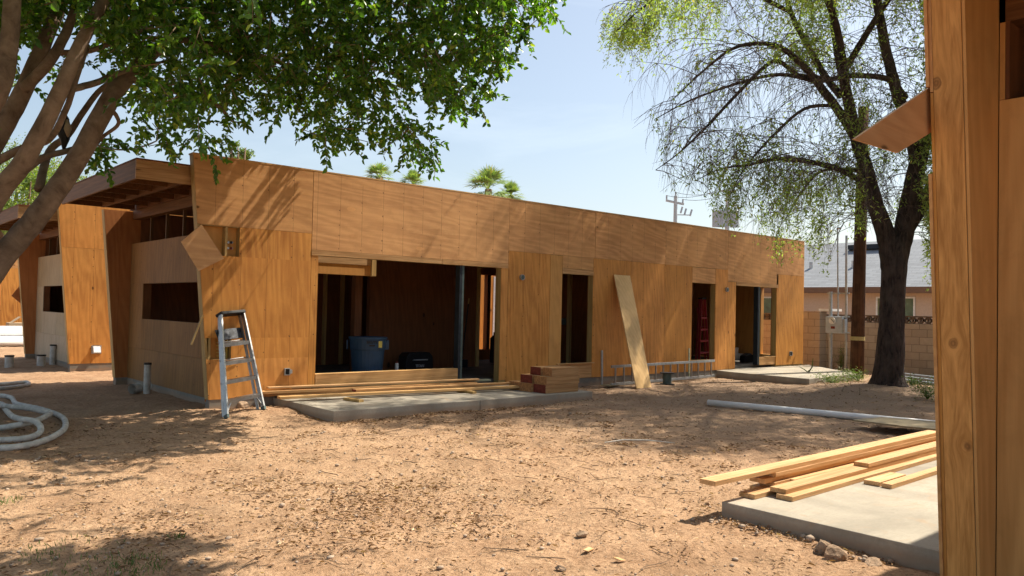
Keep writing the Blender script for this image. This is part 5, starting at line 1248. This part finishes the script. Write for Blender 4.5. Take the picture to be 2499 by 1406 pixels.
# ---- palms
def palm(u, v, D, R_, label, seed):
    rr = random.Random(seed); p = atd(u, v, D); r = empty('fan_palm', (p.x, p.y, 0), label, 'palm tree', 'fan palms behind the long building')
    mb = MB(); mb.tube([(0, 0, -.2), (0, 0, p.z)], [.3, .2], 10); mb.build('trunk', M['palmdry'], r, smooth=True)
    vs, fs = [], []
    for k in range(38):
        a = rr.uniform(0, 6.283); el = math.radians(rr.choice([rr.uniform(15, 85), rr.uniform(-50, 30)]))
        d = V((math.cos(a)*math.cos(el), math.sin(a)*math.cos(el), math.sin(el))); st = V((0, 0, p.z))+d*R_*.42
        sd = d.cross(V((0, 0, 1))).normalized(); upv = sd.cross(d)
        vs += [tuple(V((0, 0, p.z))+sd*.02), tuple(V((0, 0, p.z))-sd*.02), tuple(st-sd*.02), tuple(st+sd*.02)]; b = len(vs)-4; fs.append((b, b+1, b+2, b+3))
        for j in range(17):
            f = (j-8)/8*1.15; dd = (d*math.cos(f)+sd*math.sin(f)+upv*.12*rr.uniform(-1, 1)).normalized(); L_ = R_*.74*(1-.3*abs(f))*rr.uniform(.85, 1.1)
            e = st+dd*L_-V((0, 0, L_*.22)); m_ = st+dd*L_*.5; w = dd.cross(upv).normalized()*.026*R_
            vs += [tuple(st), tuple(m_+w), tuple(e), tuple(m_-w)]; b = len(vs)-4; fs.append((b, b+1, b+2, b+3))
    npmesh('fronds', np.array(vs), np.array(fs), M['palm'], r)
    return r
palm(926, 434, 46, 1.0, 'leftmost of the three fan palms above the roofline', 1)
palm(1008, 450, 47, .95, 'middle and lowest of the three fan palms above the roofline', 2)
palm(1192, 462, 44, 1.45, 'tall fan palm, centre of the right-hand pair of palm heads', 3)
palm(1246, 478, 46, .95, 'low fan palm head just right of the tall one', 4)

# ------------------------------------------------------------------ ground cover
GT = lambda x, y: hgt(x, y)
def on_ground(n, xr, yr, dens=None):
    x = rng.uniform(*xr, n); y = rng.uniform(*yr, n)
    if dens is not None:
        k = rng.random(n) < dens(x, y); x, y = x[k], y[k]
    inb = ((x > 5.3) & (x < 10.5) & (y > 9.6)) | (y > 11.48) & (x > 4.3) | ((x > 5.34) & (y < 3.57) & (x < 10.4)) | ((y < 1.7) & (x > 4.3))
    return x[~inb], y[~inb]
def nz(x, y, s, p=0.):
    return .5+.25*np.sin(s*x*1.3+p+1.7*np.sin(s*y*.7+p))+.25*np.sin(s*y*1.7+2*p+1.3*np.sin(s*x*.9+1))
patches = [(900, 1215, 1.0), (860, 1300, .8), (1180, 1270, .5), (400, 1290, .6), (640, 1190, .5), (900, 1240, .8), (1050, 1180, .4), (350, 1350, .6), (1300, 1210, .4)]
pp_ = [(atz(u, v), r) for u, v, r in patches]
def dl(x, y):
    d = .10*nz(x, y, 3.1)+.35*np.clip(nz(x, y, 5.3, 2)-.62, 0, 1)*3
    for p, r in pp_: d += .55*np.exp(-(((x-p.x)/r/.6)**2+((y-p.y)/r/.6)**2))
    d += .8*np.exp(-((y-9.45)/.10)**2)*((x > 5.2) & (x < 10.5)) + .8*np.exp(-((x-5.25)/.09)**2)*((y < 3.5)) + .5*np.exp(-((x-5.6)/.4)**2-((y-9.35)/.25)**2)
    d += .5*np.exp(-((y-11.3)/.15)**2)*(x > 10.5)
    return np.clip(d, 0, 1)
x1, y1 = on_ground(95000, (.3, 9), (2.2, 11.5), dl); x2, y2 = on_ground(60000, (6, 22), (3.5, 11.5), dl)
x = np.concatenate([x1, x2]); y = np.concatenate([y1, y2]); n = len(x); print('litter', n)
C = np.stack([x, y, GT(x, y)+rng.uniform(.006, .022, n)], -1); a = rng.uniform(0, 6.283, n)
Dr = np.stack([np.cos(a), np.sin(a), rng.uniform(-.15, .35, n)], -1)
o = leaves_mesh('leaf_litter', C, Dr, rdir(n)*.6+np.array([0, 0, 1.]), (.010+.052*rng.random(n)**1.8), rng.uniform(.004, .017, n), M['litter'], None, pts6=True, fold=.5); tag(o, 'dry brown leaves and twigs scattered over the dirt', 'leaf litter', kind='stuff')
# fine sticks
mb = MB()
for k in range(420):
    x_, y_ = on_ground(1, (.5, 9), (3.0, 10.5)); 
    if len(x_) == 0: continue
    a = random.uniform(0, 6.28); L_ = random.uniform(.06, .32); z = float(GT(x_[0], y_[0]))+.014
    P = [V((x_[0], y_[0], z))]; 
    for j in range(4): a += random.gauss(0, .35); P.append(P[-1]+V((math.cos(a)*L_/4, math.sin(a)*L_/4, random.uniform(-.004, .006))))
    mb.tube(P, random.uniform(.0015, .004), 4)
o = mb.build('fallen_twigs', M['twig2']); tag(o, 'thin fallen twigs strewn over the dirt', 'twigs', kind='stuff')
# pebbles
bm = bmesh.new(); bmesh.ops.create_icosphere(bm, subdivisions=1, radius=1.); iv = np.array([v.co[:] for v in bm.verts]); fi = np.array([[v.index for v in f.verts] for f in bm.faces]); bm.free()
def dp(x, y): return .22+.5*np.clip(nz(x, y, 2.2, 4)-.5, 0, 1)+.8*np.exp(-((x-5.25)/.1)**2)*(y < 3.6)+.5*np.exp(-((y-9.5)/.1)**2)*(x > 5.2)
x1, y1 = on_ground(13000, (.5, 8), (2.2, 9), dp); x2, y2 = on_ground(3000, (6, 20), (4, 11.4), dp)
x = np.concatenate([x1, x2]); y = np.concatenate([y1, y2]); n = len(x); sc = rng.uniform(.003, .008, n)+(rng.random(n)**10)*.016
sc = np.where((np.abs(x-5.25) < .15) & (y < 3.6), sc*1.7, sc)
Vv = iv[None]*sc[:, None, None]*np.stack([rng.uniform(.8, 1.5, n), rng.uniform(.7, 1.2, n), rng.uniform(.5, .9, n)], -1)[:, None, :]*rng.uniform(.8, 1.15, (n, len(iv), 1))+np.stack([x, y, GT(x, y)+sc*.4+.003], -1)[:, None, :]
Fc = (fi[None]+(np.arange(n)*len(iv))[:, None, None]).reshape(-1, 3)
o = npmesh('gravel', Vv.reshape(-1, 3), Fc, M['pebble']); tag(o, 'small stones and gravel sprinkled on the dirt', 'gravel', kind='stuff')
# grass tufts
def grass(spots, label, hh=.1, nper=260):
    C, D, ls = [], [], []
    for (u, v, r, k) in spots:
        p = atz(u, v)
        for i in range(int(nper*k)):
            a = random.uniform(0, 6.28); q = r*math.sqrt(random.random()); x_, y_ = p.x+q*math.cos(a), p.y+q*math.sin(a)
            C.append((x_, y_, float(GT(x_, y_))+.005)); D.append((random.gauss(0, .45), random.gauss(0, .45), 1)); ls.append(random.uniform(.4, 1.1)*hh)
    ls = np.array(ls); n = len(ls); o = leaves_mesh('grass', np.array(C), np.array(D), rdir(n), ls, ls*.07+.002, M['grass'], None); tag(o, label, 'grass', kind='stuff')
grass([(310, 1385, .24, .35), (345, 1380, .16, .2), (250, 1406, .35, .45), (120, 1340, .15, .15), (15, 1228, .1, .2), (430, 1320, .05, .08), (180, 1345, .3, .25)], 'sparse green grass blades at the lower left corner', .045)
def weed(u, v, r, h_, n, label):
    p = atz(u, v); x_, y_ = p.x, p.y; e = empty('weed', (x_, y_, gz_(x_, y_)), label, 'weed', 'weeds at the foot of the tree and wall')
    mb = MB(); C, D = [], []
    for k in range(14):
        a = random.uniform(0, 6.28); t = V((math.cos(a)*r*random.random(), math.sin(a)*r*random.random(), h_*random.uniform(.5, 1))); mb.tube([(0, 0, 0), tuple(t*.5+V((0, 0, .05*h_))), tuple(t)], [.006, .004, .002], 3, cap=False)
        for i in range(n//14):
            s_ = random.uniform(.2, 1); b = t*s_; C.append((b.x+random.gauss(0, r*.22), b.y+random.gauss(0, r*.22), max(.01, b.z+random.gauss(0, h_*.12)))); D.append((random.gauss(0, 1), random.gauss(0, 1), random.uniform(-.3, .9)))
    mb.build('stems', M['grass'], e); n_ = len(C)
    leaves_mesh('leaves', np.array(C), np.array(D), rdir(n_)+np.array([0, 0, 1]), rng.uniform(.03, .07, n_), rng.uniform(.012, .022, n_), M['grass'], e, pts6=False)
weed(2030, 940, .55, .26, 700, 'low bright weed patch beside the far patio slab')
weed(2095, 932, .5, .36, 700, 'bright weed clump between the patio slab and the tree')
weed(2262, 978, .5, .4, 800, 'dark green weed clump right of the tree trunk')
weed(2225, 952, .3, .2, 300, 'small weed tuft just right of the trunk')
weed(2052, 903, .25, .8, 350, 'tall thin weed in front of the block wall under the meter')
weed(2165, 905, .4, .3, 300, 'weed growing by the wall behind the trunk')
p = atz(1974, 925); e = empty('young_stump', (p.x, p.y, 0), 'forked green sprout standing at the corner of the far patio', 'sprout')
mb = MB(); mb.tube([(0, 0, 0), (0, 0, .22)], [.03, .02], 6); mb.tube([(0, 0, .18), (.06, -.05, .3), (.08, -.06, .52)], [.018, .015, .008], 6); mb.tube([(0, 0, .15), (-.1, .08, .24), (-.2, .15, .30)], [.015, .012, .006], 6); mb.build('stems', M['grass'], e)
mb = MB()
for k, (u0, v0, u1, v1) in enumerate(((2055, 968, 2110, 925), (2098, 975, 2098, 940), (1995, 945, 2040, 965), (2030, 905, 2130, 930))):
    a, b = atz(u0, v0), atz(u1, v1); b = a+(b-a).normalized()*min(1.0, (b-a).length); m_ = (a+b)/2; mb.tube([(a.x, a.y, .05+gz_(a.x, a.y)), (m_.x, m_.y, .18), (b.x, b.y, .1)], [.012, .01, .004], 5)
o = mb.build('fallen_branches', M['twig2']); tag(o, 'dry broken branches on the mound by the tree', 'branches', kind='stuff')
p = atz(1560, 1083); mb = MB(); mb.tube([(-.45, -.1, .02), (-.2, .0, .035), (.1, .02, .03), (.4, -.12, .02)], [.006, .01, .009, .004], 5); o = mb.build('fallen_stick', M['hose']); o.location = (p.x, p.y, .01); o.rotation_euler = (0, 0, -.6); tag(o, 'pale curved stick lying on the shaded dirt', 'stick')

# ------------------------------------------------------------------ camera
cam = bpy.data.cameras.new('camera'); co = bpy.data.objects.new('camera', cam); COL.objects.link(co); S.camera = co
cam.sensor_width = 36; cam.lens = F/2499*36; cam.clip_end = 3000; cam.clip_start = .05
mr = Matrix((RM.col[0], -RM.col[1], -RM.col[2])).transposed()
co.matrix_world = Matrix.Translation(C0) @ mr.to_4x4()

# ------------------------------------------------------------------ light
el = math.atan2(1.0, math.hypot(SUN.x, SUN.y)); rot = math.atan2(SUN.x, SUN.y)
ld = bpy.data.lights.new('sun', 'SUN'); ld.energy = 4.6; ld.angle = math.radians(.53); ld.color = (1., .90, .74)
lo_ = bpy.data.objects.new('sun', ld); COL.objects.link(lo_); lo_.rotation_euler = SUN.to_track_quat('Z', 'Y').to_euler()
w = bpy.data.worlds.new('World'); S.world = w; w.use_nodes = True; nt = w.node_tree; N = NT(nt)
sky = N.n('ShaderNodeTexSky'); sky.sky_type = 'NISHITA'; sky.sun_disc = False; sky.sun_elevation = el; sky.sun_rotation = rot
sky.altitude = 300; sky.air_density = 1.0; sky.dust_density = 3.0; sky.ozone_density = 1.0
tcw = N.n('ShaderNodeTexCoord').outputs['Generated']
cl = N.noise(N.mapping(tcw, (1.2, 1.2, 5.)), 2.4, 6, .6, .6)
bgn = nt.nodes['Background']
sc_n = N.mix(N.math('ADD', .10, N.math('MULTIPLY', N.ramp(cl, .46, .8), .2)), sky.outputs[0], (7.5, 8.3, 9.2))
sc_n = N.mix(1., sc_n, (.99, .965, .90), 'MULTIPLY'); N.l(sc_n, bgn.inputs[0]); bgn.inputs[1].default_value = .10
S.view_settings.view_transform = 'Standard'; S.view_settings.look = 'None'; S.view_settings.gamma = 1; S.view_settings.exposure = 0.92
S.cycles.max_bounces = 6; S.cycles.diffuse_bounces = 4; S.cycles.transparent_max_bounces = 4
S.cycles.use_adaptive_sampling = True; S.cycles.adaptive_threshold = .02
